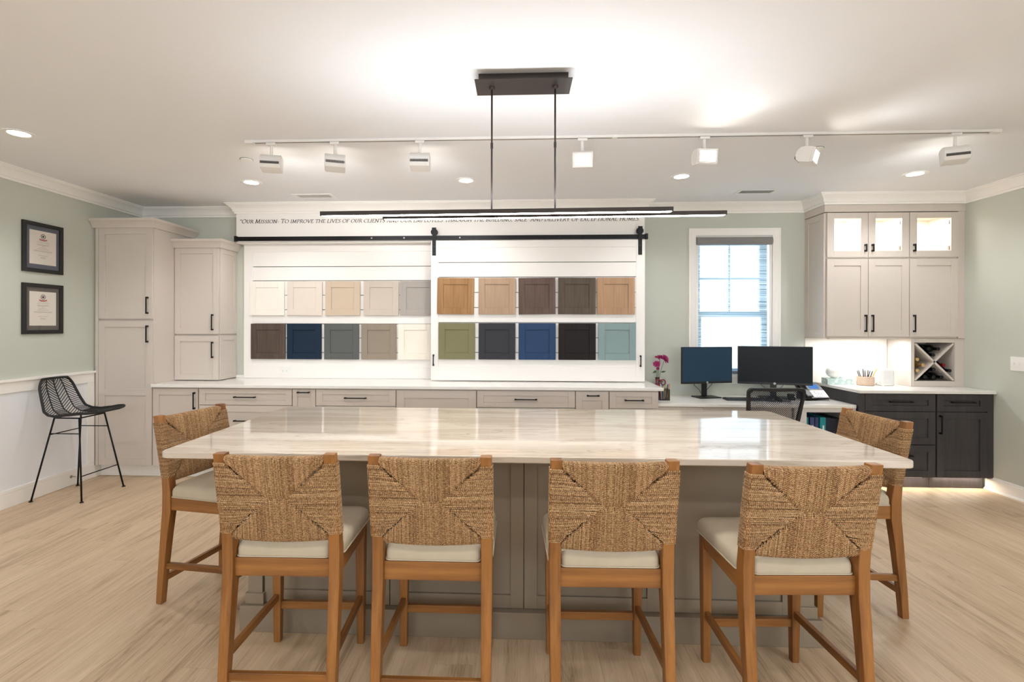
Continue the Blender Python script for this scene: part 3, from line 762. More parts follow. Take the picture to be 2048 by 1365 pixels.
for a, b_, m_, lb in R2: sample(a, b_, 1.140, 1.512, 5.0995, m_, lb)

# ---------------------------------------------------------------- mission lettering
GL = {}
def arc(cx, cy, rx, ry, a0, a1, n=12):
    return [(cx + rx * math.cos(math.radians(a0 + (a1 - a0) * i / n)), cy + ry * math.sin(math.radians(a0 + (a1 - a0) * i / n))) for i in range(n + 1)]
def sf(x, y, h=.11): return [(x - h, y), (x + h, y)]
GL['O'] = (.92, [arc(.46, .5, .42, .5, 0, 360, 24)])
GL['U'] = (.82, [[(.14, 1), (.14, .35)] + arc(.40, .32, .26, .32, 180, 360, 10)[1:] + [(.66, 1)], sf(.14, 1), sf(.66, 1)])
GL['R'] = (.72, [[(.14, 0), (.14, 1)], [(.14, 1)] + arc(.34, .76, .22, .24, 90, -90, 8) + [(.14, .52)], [(.34, .52), (.72, 0)], sf(.14, 0), sf(.72, 0, .07), sf(.10, 1, .08)])
GL['M'] = (1.05, [[(.12, 0), (.20, 1)], [(.20, 1), (.52, .05)], [(.52, .05), (.84, 1)], [(.84, 1), (.92, 0)], sf(.12, 0), sf(.92, 0), sf(.17, 1, .07), sf(.87, 1, .07)])
GL['I'] = (.32, [[(.16, 0), (.16, 1)], sf(.16, 0), sf(.16, 1)])
GL['S'] = (.56, [arc(.28, .75, .19, .25, 20, 250, 10)[:-1] + [(.25, .56), (.36, .44)] + arc(.27, .25, .20, .25, 60, -160, 10)])
GL['N'] = (.92, [[(.14, 0), (.14, 1)], [(.14, 1), (.76, 0)], [(.76, 0), (.76, 1)], sf(.14, 0), sf(.10, 1, .08), sf(.76, 1)])
GL['T'] = (.74, [[(.37, 0), (.37, 1)], [(.03, 1), (.71, 1)], [(.03, 1), (.0, .86)], [(.71, 1), (.74, .86)], sf(.37, 0)])
GL['P'] = (.64, [[(.14, 0), (.14, 1)], [(.14, 1)] + arc(.34, .75, .22, .25, 90, -90, 8) + [(.14, .5)], sf(.14, 0), sf(.10, 1, .08)])
GL['V'] = (.78, [[(.05, 1), (.39, 0)], [(.39, 0), (.73, 1)], sf(.06, 1, .09), sf(.72, 1, .09)])
GL['E'] = (.60, [[(.14, 0), (.14, 1)], [(.06, 0), (.54, 0), (.58, .14)], [(.06, 1), (.50, 1), (.52, .88)], [(.14, .52), (.42, .52)]])
GL['H'] = (.90, [[(.14, 0), (.14, 1)], [(.76, 0), (.76, 1)], [(.14, .52), (.76, .52)], sf(.14, 0), sf(.14, 1), sf(.76, 0), sf(.76, 1)])
GL['L'] = (.60, [[(.14, 0), (.14, 1)], [(.06, 0), (.54, 0), (.58, .15)], sf(.14, 1)])
GL['F'] = (.56, [[(.14, 0), (.14, 1)], [(.06, 1), (.52, 1), (.54, .88)], [(.14, .52), (.42, .52)], sf(.14, 0)])
GL['C'] = (.80, [arc(.46, .5, .42, .5, 48, 312, 18)])
GL['A'] = (.82, [[(.06, 0), (.41, 1.03)], [(.41, 1.03), (.76, 0)], [(.20, .38), (.62, .38)], sf(.06, 0, .09), sf(.76, 0, .09)])
GL['D'] = (.86, [[(.14, 0), (.14, 1)], [(.06, 1)] + arc(.34, .5, .44, .5, 90, -90, 14) + [(.06, 0)]])
GL['Y'] = (.72, [[(.05, 1), (.36, .48)], [(.36, .48), (.67, 1)], [(.36, .48), (.36, 0)], sf(.36, 0), sf(.06, 1, .08), sf(.66, 1, .08)])
GL['B'] = (.66, [[(.14, 0), (.14, 1)], [(.06, 1)] + arc(.32, .77, .20, .23, 90, -90, 8) + [(.14, .54)], [(.14, .54)] + arc(.34, .27, .24, .27, 90, -90, 8) + [(.06, 0)]])
GL['G'] = (.84, [arc(.46, .5, .42, .5, 50, 300, 18), [(.74, .06), (.74, .42)], sf(.74, .42, .10)])
GL['X'] = (.76, [[(.06, 1), (.70, 0)], [(.68, 1), (.08, 0)], sf(.07, 1, .08), sf(.67, 1, .08), sf(.09, 0, .08), sf(.69, 0, .08)])
GL['-'] = (.36, [[(.04, .38), (.30, .38)]])
GL[','] = (.24, [[(.12, .06), (.12, -.02), (.06, -.16)]])
GL['.'] = (.24, [[(.10, .05), (.13, .03)]])
GL['q'] = (.40, [[(.16, 1.02), (.08, .90), (.10, .80)], [(.32, 1.02), (.24, .90), (.26, .80)]])
GL['Q'] = (.36, [[(.12, 1.02), (.10, .84)], [(.26, 1.02), (.24, .84)]])
def lettering(segs, width):
    """ribbons drawn with a slanted broad nib; returns flat quads as (x, z) lists, scaled to width"""
    x = 0; out = []
    for ch, s_ in segs:
        if ch == ' ': x += .40 * s_; continue
        w_, strokes = GL[ch]
        for st in strokes:
            st = [(a, b_) for a, b_ in st]
            for (ax, ay), (bx, by_) in zip(st, st[1:]):
                dx, dy = bx - ax, by_ - ay; l_ = math.hypot(dx, dy)
                if l_ < 1e-6: continue
                th = .055 + .085 * abs(math.sin(math.atan2(dy, dx) - math.radians(28)))
                nx, ny = -dy / l_ * th / 2, dx / l_ * th / 2; ex, ey = dx / l_ * .02, dy / l_ * .02
                q = [(ax - ex + nx, ay - ey + ny), (bx + ex + nx, by_ + ey + ny), (bx + ex - nx, by_ + ey - ny), (ax - ex - nx, ay - ey - ny)]
                out.append([((x + (px + .20 * py) * s_), py * s_) for px, py in q])
        x += (w_ + .10) * s_
    k_ = width / x
    return [[(a * k_, b_) for a, b_ in q] for q in out]
def word(t, first_big=False): return [(c, 1.16 if (first_big and i == 0) else 1.0) for i, c in enumerate(t)]
segs = [('q', 1.1)]
for i, wd in enumerate('OUR MISSION- TO IMPROVE THE LIVES OF OUR CLIENTS AND OUR EMPLOYEES THROUGH THE BUILDING, SALE  AND DELIVERY OF EXCEPTIONAL HOMES.'.split(' ')):
    if i: segs.append((' ', 1))
    segs += word(wd, i < 3)
m_ = MB()
for q in lettering(segs, 4.20):
    P = [(-2.952 + a, y_, 2.567 + b_ * .0345) for y_ in (5.1536, 5.1548) for a, b_ in q]
    b0 = len(m_.v); m_.v += P
    m_.f += [(b0, b0 + 1, b0 + 2, b0 + 3), (b0 + 7, b0 + 6, b0 + 5, b0 + 4)] + [(b0 + i, b0 + 4 + i, b0 + 4 + (i + 1) % 4, b0 + (i + 1) % 4) for i in range(4)]
o = m_.build('wall_lettering', paint('dark_vinyl_lettering', (52, 46, 44), .5), None)
tag(recentre(o, (-.85, 5.154, 2.567)), 'dark serif mission statement lettered across the white soffit', 'lettering')

# outlet on the fixed panel
def outlet(x, z, y, label, name='wall_outlet'):
    o_ = empty(name, (x, y, z), label, 'outlet')
    MB().box(x - .058, x + .058, y - .006, y, z - .036, z + .036).build('plate', M['white_plastic'], o_, bevel=.003)
    for s_ in (-1, 1):
        r_ = MB().box(x + s_ * .021 - .016, x + s_ * .021 + .016, y - .009, y - .005, z - .014, z + .014).build('receptacle', M['white_plastic'], o_, bevel=.004)
        m_ = MB()
        for a in (-.005, .005): m_.box(x + s_ * .021 + a * .9 - .001, x + s_ * .021 + a * .9 + .001, y - .0097, y - .0088, z - .001, z + .007)
        m_.lathe([(.0022, y - .0088), (.0022, y - .0097)], 10, (x + s_ * .021, 0, z - .007), 'y')
        m_.build('slots', M['vent_dark'], r_)
outlet(-2.512, .995, 5.270, 'white outlet plate on the fixed panel above the counter')
# light switch on the right wall
o = empty('light_switch', (XR, 4.472, 1.165), 'white double toggle switch plate on the right wall', 'light switch')
MB().box(XR - .006, XR - .0005, 4.412, 4.532, 1.104, 1.226).build('plate', M['white_plastic'], o, bevel=.003)
for y_ in (4.448, 4.496): MB().box(XR - .017, XR - .006, y_ - .005, y_ + .005, 1.158, 1.178).build('toggle', M['white_plastic'], o, bevel=.002)
# door stop
o = empty('door_stop', (XL + .018, 4.426, .083), 'small sprung door stop on the left baseboard', 'door stop')
MB().tube([(XL + .018, 4.426, .083), (XL + .075, 4.426, .083)], .004, 8).build('rod', M['steel'], o)
MB().lathe([(.013, XL + .0185), (.013, XL + .022), (.004, XL + .026)], 16, (0, 4.426, .083), 'x').build('base', M['steel'], o)
MB().lathe([(.009, XL + .072), (.010, XL + .082), (.006, XL + .085)], 16, (0, 4.426, .083), 'x').build('tip', M['white_plastic'], o)

# framed certificates on the left wall
def certificate(z0, z1, mat_rgb, label):
    y0, y1 = 3.975, 4.345; o_ = empty('framed_certificate', (XL, (y0 + y1) / 2, z0), label, 'framed certificate', 'certificates on the left wall')
    m_ = MB(); t = .033
    xa, xb = XL + .001, XL + .020
    m_.box(xa, xb, y0, y0 + t, z0, z1); m_.box(xa, xb, y1 - t, y1, z0, z1); m_.box(xa, xb, y0 + t, y1 - t, z0, z0 + t); m_.box(xa, xb, y0 + t, y1 - t, z1 - t, z1)
    m_.build('frame', M['blackframe'], o_, bevel=.002)
    MB().box(XL + .002, XL + .007, y0 + t, y1 - t, z0 + t, z1 - t).build('mat_board', paint('mat_board', mat_rgb, .6), o_)
    py0, py1, pz0, pz1 = y0 + .065, y1 - .062, z0 + .072, z1 - .068
    pp = MB().box(XL + .0072, XL + .0082, py0, py1, pz0, pz1).build('paper', paint('certificate_paper', (232, 224, 212), .6), o_)
    ink = paint('certificate_ink', (168, 158, 146), .6); x_ = XL + .0083; yc = (py0 + py1) / 2; H_ = pz1 - pz0
    m_ = MB()
    for fz, fw in ((.70, .34), (.655, .48), (.60, .44), (.575, .42), (.55, .10), (.50, .28), (.455, .44), (.41, .70), (.385, .66), (.27, .36), (.22, .18), (.19, .22)):
        wl = fw * (py1 - py0) / 2; zc_ = pz0 + fz * H_
        n_ = max(3, int(fw * 22)); yy = yc - wl; random.seed(int(fz * 1000))
        while yy < yc + wl:
            g_ = random.uniform(.006, .016); m_.box(x_, x_ + .0003, yy, min(yy + g_, yc + wl), zc_ - .0016, zc_ + .0016); yy += g_ + .004
    m_.build('printed_lines', ink, pp)
    zs = pz0 + .84 * H_
    def ring(r0, r1, x0_, n=28):
        q = MB(); q.loft([[(x0_, yc + r0 * math.cos(2 * PI * j / n), zs + r0 * math.sin(2 * PI * j / n)) for j in range(n)],
                          [(x0_, yc + r1 * math.cos(2 * PI * j / n), zs + r1 * math.sin(2 * PI * j / n)) for j in range(n)],
                          [(x0_ + .0004, yc + r1 * math.cos(2 * PI * j / n), zs + r1 * math.sin(2 * PI * j / n)) for j in range(n)],
                          [(x0_ + .0004, yc + r0 * math.cos(2 * PI * j / n), zs + r0 * math.sin(2 * PI * j / n)) for j in range(n)]], cap=False)
        return q
    dk = paint('seal_dark', (44, 46, 60), .5)
    ring(.0005, .010, x_).build('seal_centre', dk, pp); ring(.0165, .0215, x_).build('seal_ring', dk, pp)
    ring(.026, .0275, x_).build('seal_rim', paint('seal_light_ring', (196, 190, 184), .5), pp)
    rb = paint('ribbon_red', (176, 74, 62), .5)
    q = MB(); b0 = 0
    n = 10; up_, lo_ = [], []
    for i in range(n + 1):
        a = -1 + 2 * i / n; yy = yc + a * .036; zz = zs - .026 - .006 * (1 - a * a) + (.003 if abs(a) > .8 else 0)
        up_.append((yy, zz + .005)); lo_.append((yy, zz - .005))
    poly = up_ + lo_[::-1]
    q.loft([[(x_ + .0005, a, b_) for a, b_ in poly], [(x_ + .0009, a, b_) for a, b_ in poly]]); q.build('ribbon', rb, pp)
    MB().box(XL + .0125, XL + .0140, y0 + t, y1 - t, z0 + t, z1 - t).build('glass', M['glass'], o_)
certificate(1.938, 2.368, (86, 90, 104), 'framed certificate with slate blue mat, upper of the two')
certificate(1.408, 1.842, (96, 90, 84), 'framed certificate with grey brown mat, lower of the two')

# ================================================================ ceiling fittings
def can(x, y, label, visible=True):
    o_ = empty('recessed_light', (x, y, ZC), label, 'ceiling light', 'recessed ceiling lights')
    if True:
        smooth_by_angle(MB().lathe([(.090, ZC - .0005), (.090, ZC - .004), (.084, ZC - .006), (.062, ZC - .004), (.058, ZC - .0015)], 32, (x, y, 0), cap=False).build('trim_ring', M['white_plastic'], o_, recalc=False), .6)
        MB().lathe([(.060, ZC - .0008), (.060, ZC - .0026), (.001, ZC - .0026)], 28, (x, y, 0)).build('diffuser', M['lamp'], o_)
    add_light('downlight', 'SPOT', (x, y, ZC - .012), (0, 0, 0), SPOT_W * (1 if y < 4 else .8), o_, color=(.98, .985, 1), spot_size=2.5, spot_blend=.6, shadow_soft_size=.06)
can(-3.346, 3.196, 'recessed ceiling light nearest the left wall, above the certificates')
can(-2.394, 4.373, 'recessed ceiling light left of the vent, near the tall cabinets')
can(-.461, 4.384, 'recessed ceiling light over the middle of the display wall')
can(1.399, 4.336, 'recessed ceiling light above the gap before the window')
can(3.335, 4.338, 'recessed ceiling light in front of the right wall cabinets')
for x_ in (-2.4, 0, 2.4):  # unseen downlights added behind the camera for overall fill
    for y_ in (.4, -1.8): can(x_, y_, 'added unseen fill light behind the camera, %s of the %s row' % ({-2.4: 'left', 0: 'middle', 2.4: 'right'}[x_], {.4: 'nearer', -1.8: 'farther'}[y_]))
def disc(x, y, label):
    o_ = empty('ceiling_disc', (x, y, ZC), label, 'sprinkler cover', 'round ceiling covers')
    smooth_by_angle(MB().lathe([(.044, ZC - .0005), (.044, ZC - .006), (.040, ZC - .010), (.001, ZC - .0105)], 28, (x, y, 0)).build('cover', M['white_plastic'], o_), .6)
    MB().lathe([(.047, ZC - .0004), (.047, ZC - .002), (.04, ZC - .002)], 28, (x, y, 0)).build('gap_ring', M['vent_dark'], o_)
disc(-2.102, 3.766, 'small round sprinkler cover left of the track lights')
disc(2.150, 3.690, 'small round sprinkler cover on the right beside the bright track head')
def vent(x0, x1, y0, y1, label):
    o_ = empty('ceiling_vent', ((x0 + x1) / 2, (y0 + y1) / 2, ZC), label, 'air vent', 'ceiling vents')
    m_ = MB(); t = .03; za, zb = ZC - .006, ZC - .0005
    m_.box(x0, x1, y0, y0 + t, za, zb); m_.box(x0, x1, y1 - t, y1, za, zb); m_.box(x0, x0 + t, y0 + t, y1 - t, za, zb); m_.box(x1 - t, x1, y0 + t, y1 - t, za, zb)
    m_.build('frame', M['white_plastic'], o_, bevel=.002)
    MB().box(x0 + t, x1 - t, y0 + t, y1 - t, ZC - .0015, ZC - .0005).build('recess', M['vent_dark'], o_)
    n = int((x1 - x0 - 2 * t) / .014)
    for i in range(n):
        x_ = x0 + t + (i + .5) * (x1 - x0 - 2 * t) / n
        m_ = MB(); m_.quad_box([(x_ + a + c_, y_, z_) for a in (-.0012, .0012) for y_ in (y0 + t, y1 - t) for z_, c_ in ((ZC - .0050, -.0008), (ZC - .0016, .0008))])
        m_.build('louvre', M['white_plastic'], o_)
vent(-2.215, -1.822, 4.77, 4.94, 'white ceiling vent above the left end of the display soffit')
vent(2.083, 2.447, 4.77, 4.93, 'white ceiling vent above the window')

# track lighting
TR = empty('track_rail', (.63, 3.385, ZC), 'white track rail running across the ceiling', 'track rail')
MB().box(-1.86, .642, 3.368, 3.402, ZC - .018, ZC - .0005).build('track', M['white_metal'], TR, bevel=.002)
MB().box(.652, 3.10, 3.368, 3.402, ZC - .018, ZC - .0005).build('track', M['white_metal'], TR, bevel=.002)
MB().box(.630, .664, 3.364, 3.406, ZC - .021, ZC - .0005).build('joint', M['white_metal'], TR, bevel=.002)
for x_ in (-1.865, 3.105): MB().box(x_ - .03, x_ + .03, 3.364, 3.406, ZC - .024, ZC - .0005).build('end_cap', M['white_metal'], TR, bevel=.002)
MB().box(-1.83, 3.07, 3.380, 3.390, ZC - .0187, ZC - .0178).build('slot', M['vent_dark'], TR)
def head(x, yaw, pitch, label, emat, watt):
    """flood head; at yaw 0 its lamp face looks to -y (towards the camera) and down"""
    o_ = empty('track_light', (x, 3.385, ZC), label, 'track light', 'track light heads')
    MB().box(x - .032, x + .032, 3.366, 3.404, ZC - .038, ZC - .021).build('adapter', M['white_metal'], o_, bevel=.003)
    st = MB().tube([(x, 3.385, ZC - .037), (x, 3.385, ZC - .105)], .010, 12).build('stem', M['white_metal'], o_)
    smooth_by_angle(st)
    hw_ = .068; zc_ = ZC - .158
    Rm = Matrix.Translation((x, 3.385, zc_)) @ Matrix.Rotation(yaw, 4, 'Z') @ Matrix.Rotation(pitch, 4, 'X')
    # side outline (y, z): flat lamp face at -y, rounded back at +y
    prof = [(-.042, -.050), (-.042, .050), (.0, .052), (.030, .044), (.048, .022), (.052, -.006), (.044, -.034), (.026, -.05)]
    def T_(pts): return [tuple(Rm @ Vector(q)) for q in pts]
    m_ = MB(); m_.loft([T_([(sx, a, b_) for a, b_ in prof]) for sx in (-hw_, hw_)])
    hd = m_.build('housing', M['white_metal'], o_, bevel=.003)
    m_ = MB()
    for i in range(22):
        u_ = -hw_ * .86 + i * hw_ * 1.72 / 21
        m_.quad_box(T_([(u_ + a, b_, c_) for a in (-.0016, .0016) for b_ in (.040, .0535) for c_ in (-.031, -.015)]))
    m_.build('cooling_slots', M['vent_dark'], hd)
    m_ = MB(); a1, a2, z1_ = hw_ - .004, hw_ - .016, .046
    for (xa, xb, za, zb) in ((-a1, -a2, -z1_, z1_), (a2, a1, -z1_, z1_), (-a2, a2, -z1_, -z1_ + .012), (-a2, a2, z1_ - .012, z1_)):
        m_.quad_box(T_([(p_, q_, r_) for p_ in (xa, xb) for q_ in (-.056, -.042) for r_ in (za, zb)]))
    m_.build('bezel', M['white_metal'], hd)
    m_ = MB(); m_.quad_box(T_([(p_, q_, r_) for p_ in (-a2, a2) for q_ in (-.046, -.0425) for r_ in (-z1_ + .012, z1_ - .012)]))
    m_.build('diffuser', emat, hd)
    if watt:
        c_ = Rm @ Vector((0, -.062, 0)); dr = (Rm.to_3x3() @ Vector((0, -1, 0)))
        l_ = add_light('track_lamp', 'SPOT', c_, dr.to_track_quat('-Z', 'Y').to_euler(), watt, o_, color=(.98, .985, 1), spot_size=1.9, spot_blend=.9, shadow_soft_size=.05)
HS, HD = M['heads'], M['heads_dim']
head(-1.712, PI + .22, .25, 'first track head from the left end, turned to the display wall', HS, 11)
head(-1.263, PI + .34, .25, 'second track head from the left, angled to the right', HS, 11)
head(-.672, PI + .06, .25, 'third track head from the left, aimed at the display wall', HS, 11)
head(.432, -.06, .42, 'softly lit track head facing the island, right of the pendant rods', HD, 4)
head(1.242, .10, .12, 'glaring track head facing the camera, left one of the two brightest', HS, 9)
head(1.910, .85, .25, 'glaring track head turned aside, right one of the two brightest', HS, 8)
head(2.855, PI - .38, .22, 'track head at the right end, turned to the wine corner', HS, 11)

# linear pendant over the island
PD = empty('pendant_light', (.025, 2.58, ZC), 'black linear pendant with two staggered lit bars over the island', 'pendant light')
BZ = M['bronze']
MB().box(-.203, .253, 2.53, 2.628, ZC - .048, ZC - .0005).build('canopy_box', BZ, PD, bevel=.001)
MB().box(-.220, .270, 2.488, 2.660, ZC - .053, ZC - .048).build('canopy_plate', BZ, PD, bevel=.001)
zb0, zb1 = 2.046, 2.070
for x_ in (-.137, .189):
    rd = MB().tube([(x_, 2.570, ZC - .053), (x_, 2.570, zb1 - .004)], .0048, 10).build('rod', BZ, PD, smooth=True)
    smooth_by_angle(MB().lathe([(.016, ZC - .053), (.016, ZC - .060), (.012, ZC - .066), (.005, ZC - .067)], 20, (x_, 2.570, 0)).build('collar', BZ, rd), .6)
    MB().lathe([(.0052, 2.400), (.0068, 2.404), (.0068, 2.43), (.0052, 2.434)], 12, (x_, 2.570, 0)).build('coupler', BZ, rd, smooth=True)
    MB().box(x_ - .012, x_ + .012, 2.515, 2.592, zb1 - .010, zb1 - .004).build('cross_bracket', BZ, PD)
def bar(xa, xb, yc_, zo=0):
    h_ = .021; t_ = .0215; sl = .0054       # the fixture hangs very slightly out of level
    fr_ = (Vector((0, yc_, 2.0475 + zo)), Vector((1, 0, sl)), Vector((0, 1, 0)), Vector((0, 0, 1)))
    m_ = MB()
    m_.fbox(fr_, xa, xb, -h_, -h_ + .002, 0, t_); m_.fbox(fr_, xa, xb, h_ - .002, h_, 0, t_)
    m_.fbox(fr_, xa, xa + .005, -h_ + .002, h_ - .002, 0, t_); m_.fbox(fr_, xb - .005, xb, -h_ + .002, h_ - .002, 0, t_)
    m_.fbox(fr_, xa + .005, xb - .005, -h_ + .002, h_ - .002, .009, .013)
    o_ = m_.build('light_bar', BZ, PD)
    MB().fbox(fr_, xa + .007, xb - .007, -h_ + .0035, h_ - .0035, .0008, .007).build('diffuser', M['led'], o_)
    MB().fbox(fr_, xa + .007, xb - .007, -h_ + .0035, h_ - .0035, .015, .019).build('uplight_diffuser', M['led_up'], o_)
bar(-1.003, .762, 2.500)
bar(-.712, 1.066, 2.611, .003)
# ================================================================ island
I = empty('kitchen_island', (.032, 2.87, 0), 'large taupe island with veined stone top and shaker panels', 'island')
IM = M['island']
ix0, ix1, iy0, iy1 = -1.300, 1.364, 2.392, 3.38
MB().box(ix0, ix1, iy0 + .02, iy1 - .02, 0, .882).build('body', IM, I)
m_ = MB(); m_.box(-1.347, 1.411, 2.358, iy1 + .03, 0, .125)
m_.build('plinth', IM, I, bevel=.003)
for x_ in (-1.282, 1.346):
    for y_ in (2.418, iy1 - .03):
        m_ = MB(); m_.box(x_ - .036, x_ + .036, y_ - .036, y_ + .036, .125, .882)
        ps = m_.build('corner_post', IM, I, bevel=.0015)
        MB().box(x_ - .046, x_ + .046, y_ - .046, y_ + .046, .1252, .178).build('post_block', IM, ps, bevel=.003)
dx = [-1.243, -.620, .030, .680, 1.307]
for a, b_ in zip(dx, dx[1:]):
    fr = frame_at(a + .002, iy0 + .02, .127, '-y'); shaker(fr, b_ - a - .004, .750, .062, .018, .010).build('panel', IM, I, bevel=.0009, seg=1)
    fr = frame_at(a + .002, iy1 - .02, .127, '+y'); shaker(fr, b_ - a - .004, .750, .062, .018, .010).build('panel', IM, I, bevel=.0009, seg=1)
for fc, x_ in (('-x', ix0 + .0005), ('+x', ix1 - .0005)):
    fr = frame_at(x_, 2.46, .127, fc); shaker(fr, .85, .750, .07, .016, .009).build('end_panel', IM, I, bevel=.0009, seg=1)
MB().prism(rnd_rect(-1.623, 1.692, 2.176, 3.437, (.045,) * 4, 8), .884, .914).build('worktop', M['stone'], I, bevel=.005, seg=3)

# ================================================================ woven counter stools
def lerp(a, b_, t): return a + (b_ - a) * t
def make_stool():
    root = bpy.data.objects.new('counter_stool', None); COL.objects.link(root); root.empty_display_size = .1
    SW, SX, SY = M['stool_wood'], M['stool_wood_x'], M['stool_wood_y']
    # rear legs: (z, y centre, half depth, half width)
    prof = [(0, -.212, .017, .0175), (.12, -.206, .019, .0185), (.38, -.178, .0235, .021), (.50, -.163, .027, .0215), (.60, -.163, .026, .0215), (.68, -.172, .0225, .0215), (.85, -.203, .020, .0215), (1.0, -.232, .0195, .0215)]
    def yc(z):
        for (z0, y0, *_), (z1, y1, *_) in zip(prof, prof[1:]):
            if z <= z1: return lerp(y0, y1, (z - z0) / (z1 - z0))
        return prof[-1][1]
    xo = .210
    for s_ in (-1, 1):
        m_ = MB(); rings = []
        P = prof
        for z, y, hd, hw_ in P:
            x_ = s_ * (xo + (.004 if z < .1 else 0)); rings.append([(x_ - hw_, y - hd, z), (x_ + hw_, y - hd, z), (x_ + hw_, y + hd, z), (x_ - hw_, y + hd, z)])
        m_.loft(rings); o_ = m_.build('rear_leg', SW, root, bevel=.003)
    for s_ in (-1, 1):
        m_ = MB(); rings = []
        for z, hw_ in ((0, .0155), (.3, .0195), (.572, .0215)):
            x_ = s_ * .1965; y = .215
            rings.append([(x_ - hw_, y - hw_, z), (x_ + hw_, y - hw_, z), (x_ + hw_, y + hw_, z), (x_ - hw_, y + hw_, z)])
        m_.loft(rings); m_.build('front_leg', SW, root, bevel=.003)
    # seat rails
    MB().box(-.189, .189, -.172, -.148, .500, .572).build('seat_rail', SX, root, bevel=.002)
    MB().box(-.175, .175, .203, .227, .505, .572).build('seat_rail', SX, root, bevel=.002)
    for s_ in (-1, 1):
        m_ = MB(); m_.quad_box([(s_ * (x + q), y, z) for y, x in ((-.140, .212), (.196, .200)) for q in (-.012, .012) for z in (.505, .572)]); m_.build('seat_rail', SY, root, bevel=.002)
    # stretchers
    MB().box(-.181, .181, .206, .226, .155, .190).build('stretcher', SX, root, bevel=.002)
    MB().box(-.192, .192, -.213, -.193, .112, .145).build('stretcher', SX, root, bevel=.002)
    for s_ in (-1, 1):
        m_ = MB(); m_.quad_box([(s_ * (x + q), y, z + zz) for y, x, zz in ((-.188, .209, .0), (.200, .196, .012)) for q in (-.010, .010) for z in (.185, .217)])
        m_.build('stretcher', SY, root, bevel=.002)
    # cushion: rounded outline notched round the rear posts, domed
    out = []
    def cr(cx, cy, r, a0, a1, n=6): return [(cx + r * math.cos(math.radians(a0 + (a1 - a0) * i / n)), cy + r * math.sin(math.radians(a0 + (a1 - a0) * i / n))) for i in range(n + 1)]
    out += cr(-.165, -.150, .02, 180, 270, 4) + cr(.165, -.150, .02, 270, 360, 4)
    out += [(.186, -.13)] + cr(.214, -.118, .015, 270, 360, 4) + cr(.196, .214, .035, 0, 90) + cr(-.196, .214, .035, 90, 180) + cr(-.214, -.118, .015, 180, 270, 4) + [(-.186, -.13)]
    cx_, cy_ = 0, .03; rings = []
    for z, k in ((.573, .975), (.577, .995), (.582, 1.0), (.605, 1.0), (.618, .985), (.628, .95), (.635, .88), (.640, .72), (.642, .45), (.643, .1)):
        rings.append([(cx_ + (x - cx_) * k, cy_ + (y - cy_) * k, z) for x, y in out])
    cu = MB().loft(rings).build('seat_cushion', M['fabric'], root, smooth=True); smooth_by_angle(cu, 1.0)
    MB().tube([(x * 1.004, cy_ + (y - cy_) * 1.004, .577) for x, y in out], .0032, 6, closed=True).build('piping', M['fabric'], cu, smooth=True)
    # top and bottom rails hidden in the weave, slightly bowed to the rear
    def bow(x): return -.010 * (1 - (x / .19) ** 2)
    for z0, z1 in ((.655, .690), (.950, .985)):
        m_ = MB(); zc_ = (z0 + z1) / 2; y_ = yc(zc_); rings = []
        for i in range(9):
            x_ = -.189 + .378 * i / 8; q = y_ + bow(x_)
            rings.append([(x_, q - .011, z0), (x_, q + .011, z0), (x_, q + .011, z1), (x_, q - .011, z1)])
        m_.loft(rings); m_.build('back_rail', SX, root)
    # woven cords
    rnd = random.Random(3)
    cz_, cw = .822, .040; m_ = MB(); r = .00245
    zt_, zb_ = .960, .682; xe = .186
    def xdiag(z):
        t = (z - cz_) / (zt_ - cz_) if z > cz_ else (cz_ - z) / (cz_ - zb_)
        return cw + (xe - cw) * min(1, max(0, t))
    def ypb(x, z, sag=0): return yc(z) - .0235 + bow(x) * .6 + sag      # rear surface
    def ypf(x, z, sag=0): return yc(z) + .0225 + bow(x) * .6 - sag      # front surface
    n = 54
    for s_ in (-1, 1):
        for i in range(n):
            z = lerp(zb_ - .004, zt_ + .003, i / (n - 1)) ; zi = cz_ + (z - cz_) * .93 + rnd.uniform(-.0016, .0016); xi = xdiag(z) + rnd.uniform(-.005, .003) - .001
            jo = rnd.uniform(-.0009, .0009); so = .2337; z += rnd.uniform(-.0009, .0009)
            def lz(x): return lerp(zi, z, min(1, max(0, (x - xi) / max(1e-4, (.19 - xi)))))
            pts = [(xi - .002, ypb(xi, zi, .007), zi)]
            for x in (xi + .006, lerp(xi, .19, .35), lerp(xi, .19, .7), .195, .224):
                pts.append((x, ypb(x, lz(x), .0016 if x < .19 else 0) + jo, lz(x)))
            pts += [(so, yc(z) - .019 + jo, z), (so + .001, yc(z), z), (so, yc(z) + .019, z)]
            for x in (.224, .195, lerp(xi, .19, .7), lerp(xi, .19, .35), xi + .006):
                pts.append((x, ypf(x, lz(x), .0016 if x < .19 else 0) + jo, lz(x)))
            pts.append((xi - .002, ypf(xi, zi, .007), zi))
            m_.tube([(s_ * a, b_, c_) for a, b_, c_ in pts], r, 6, cap=False)
    n = 74
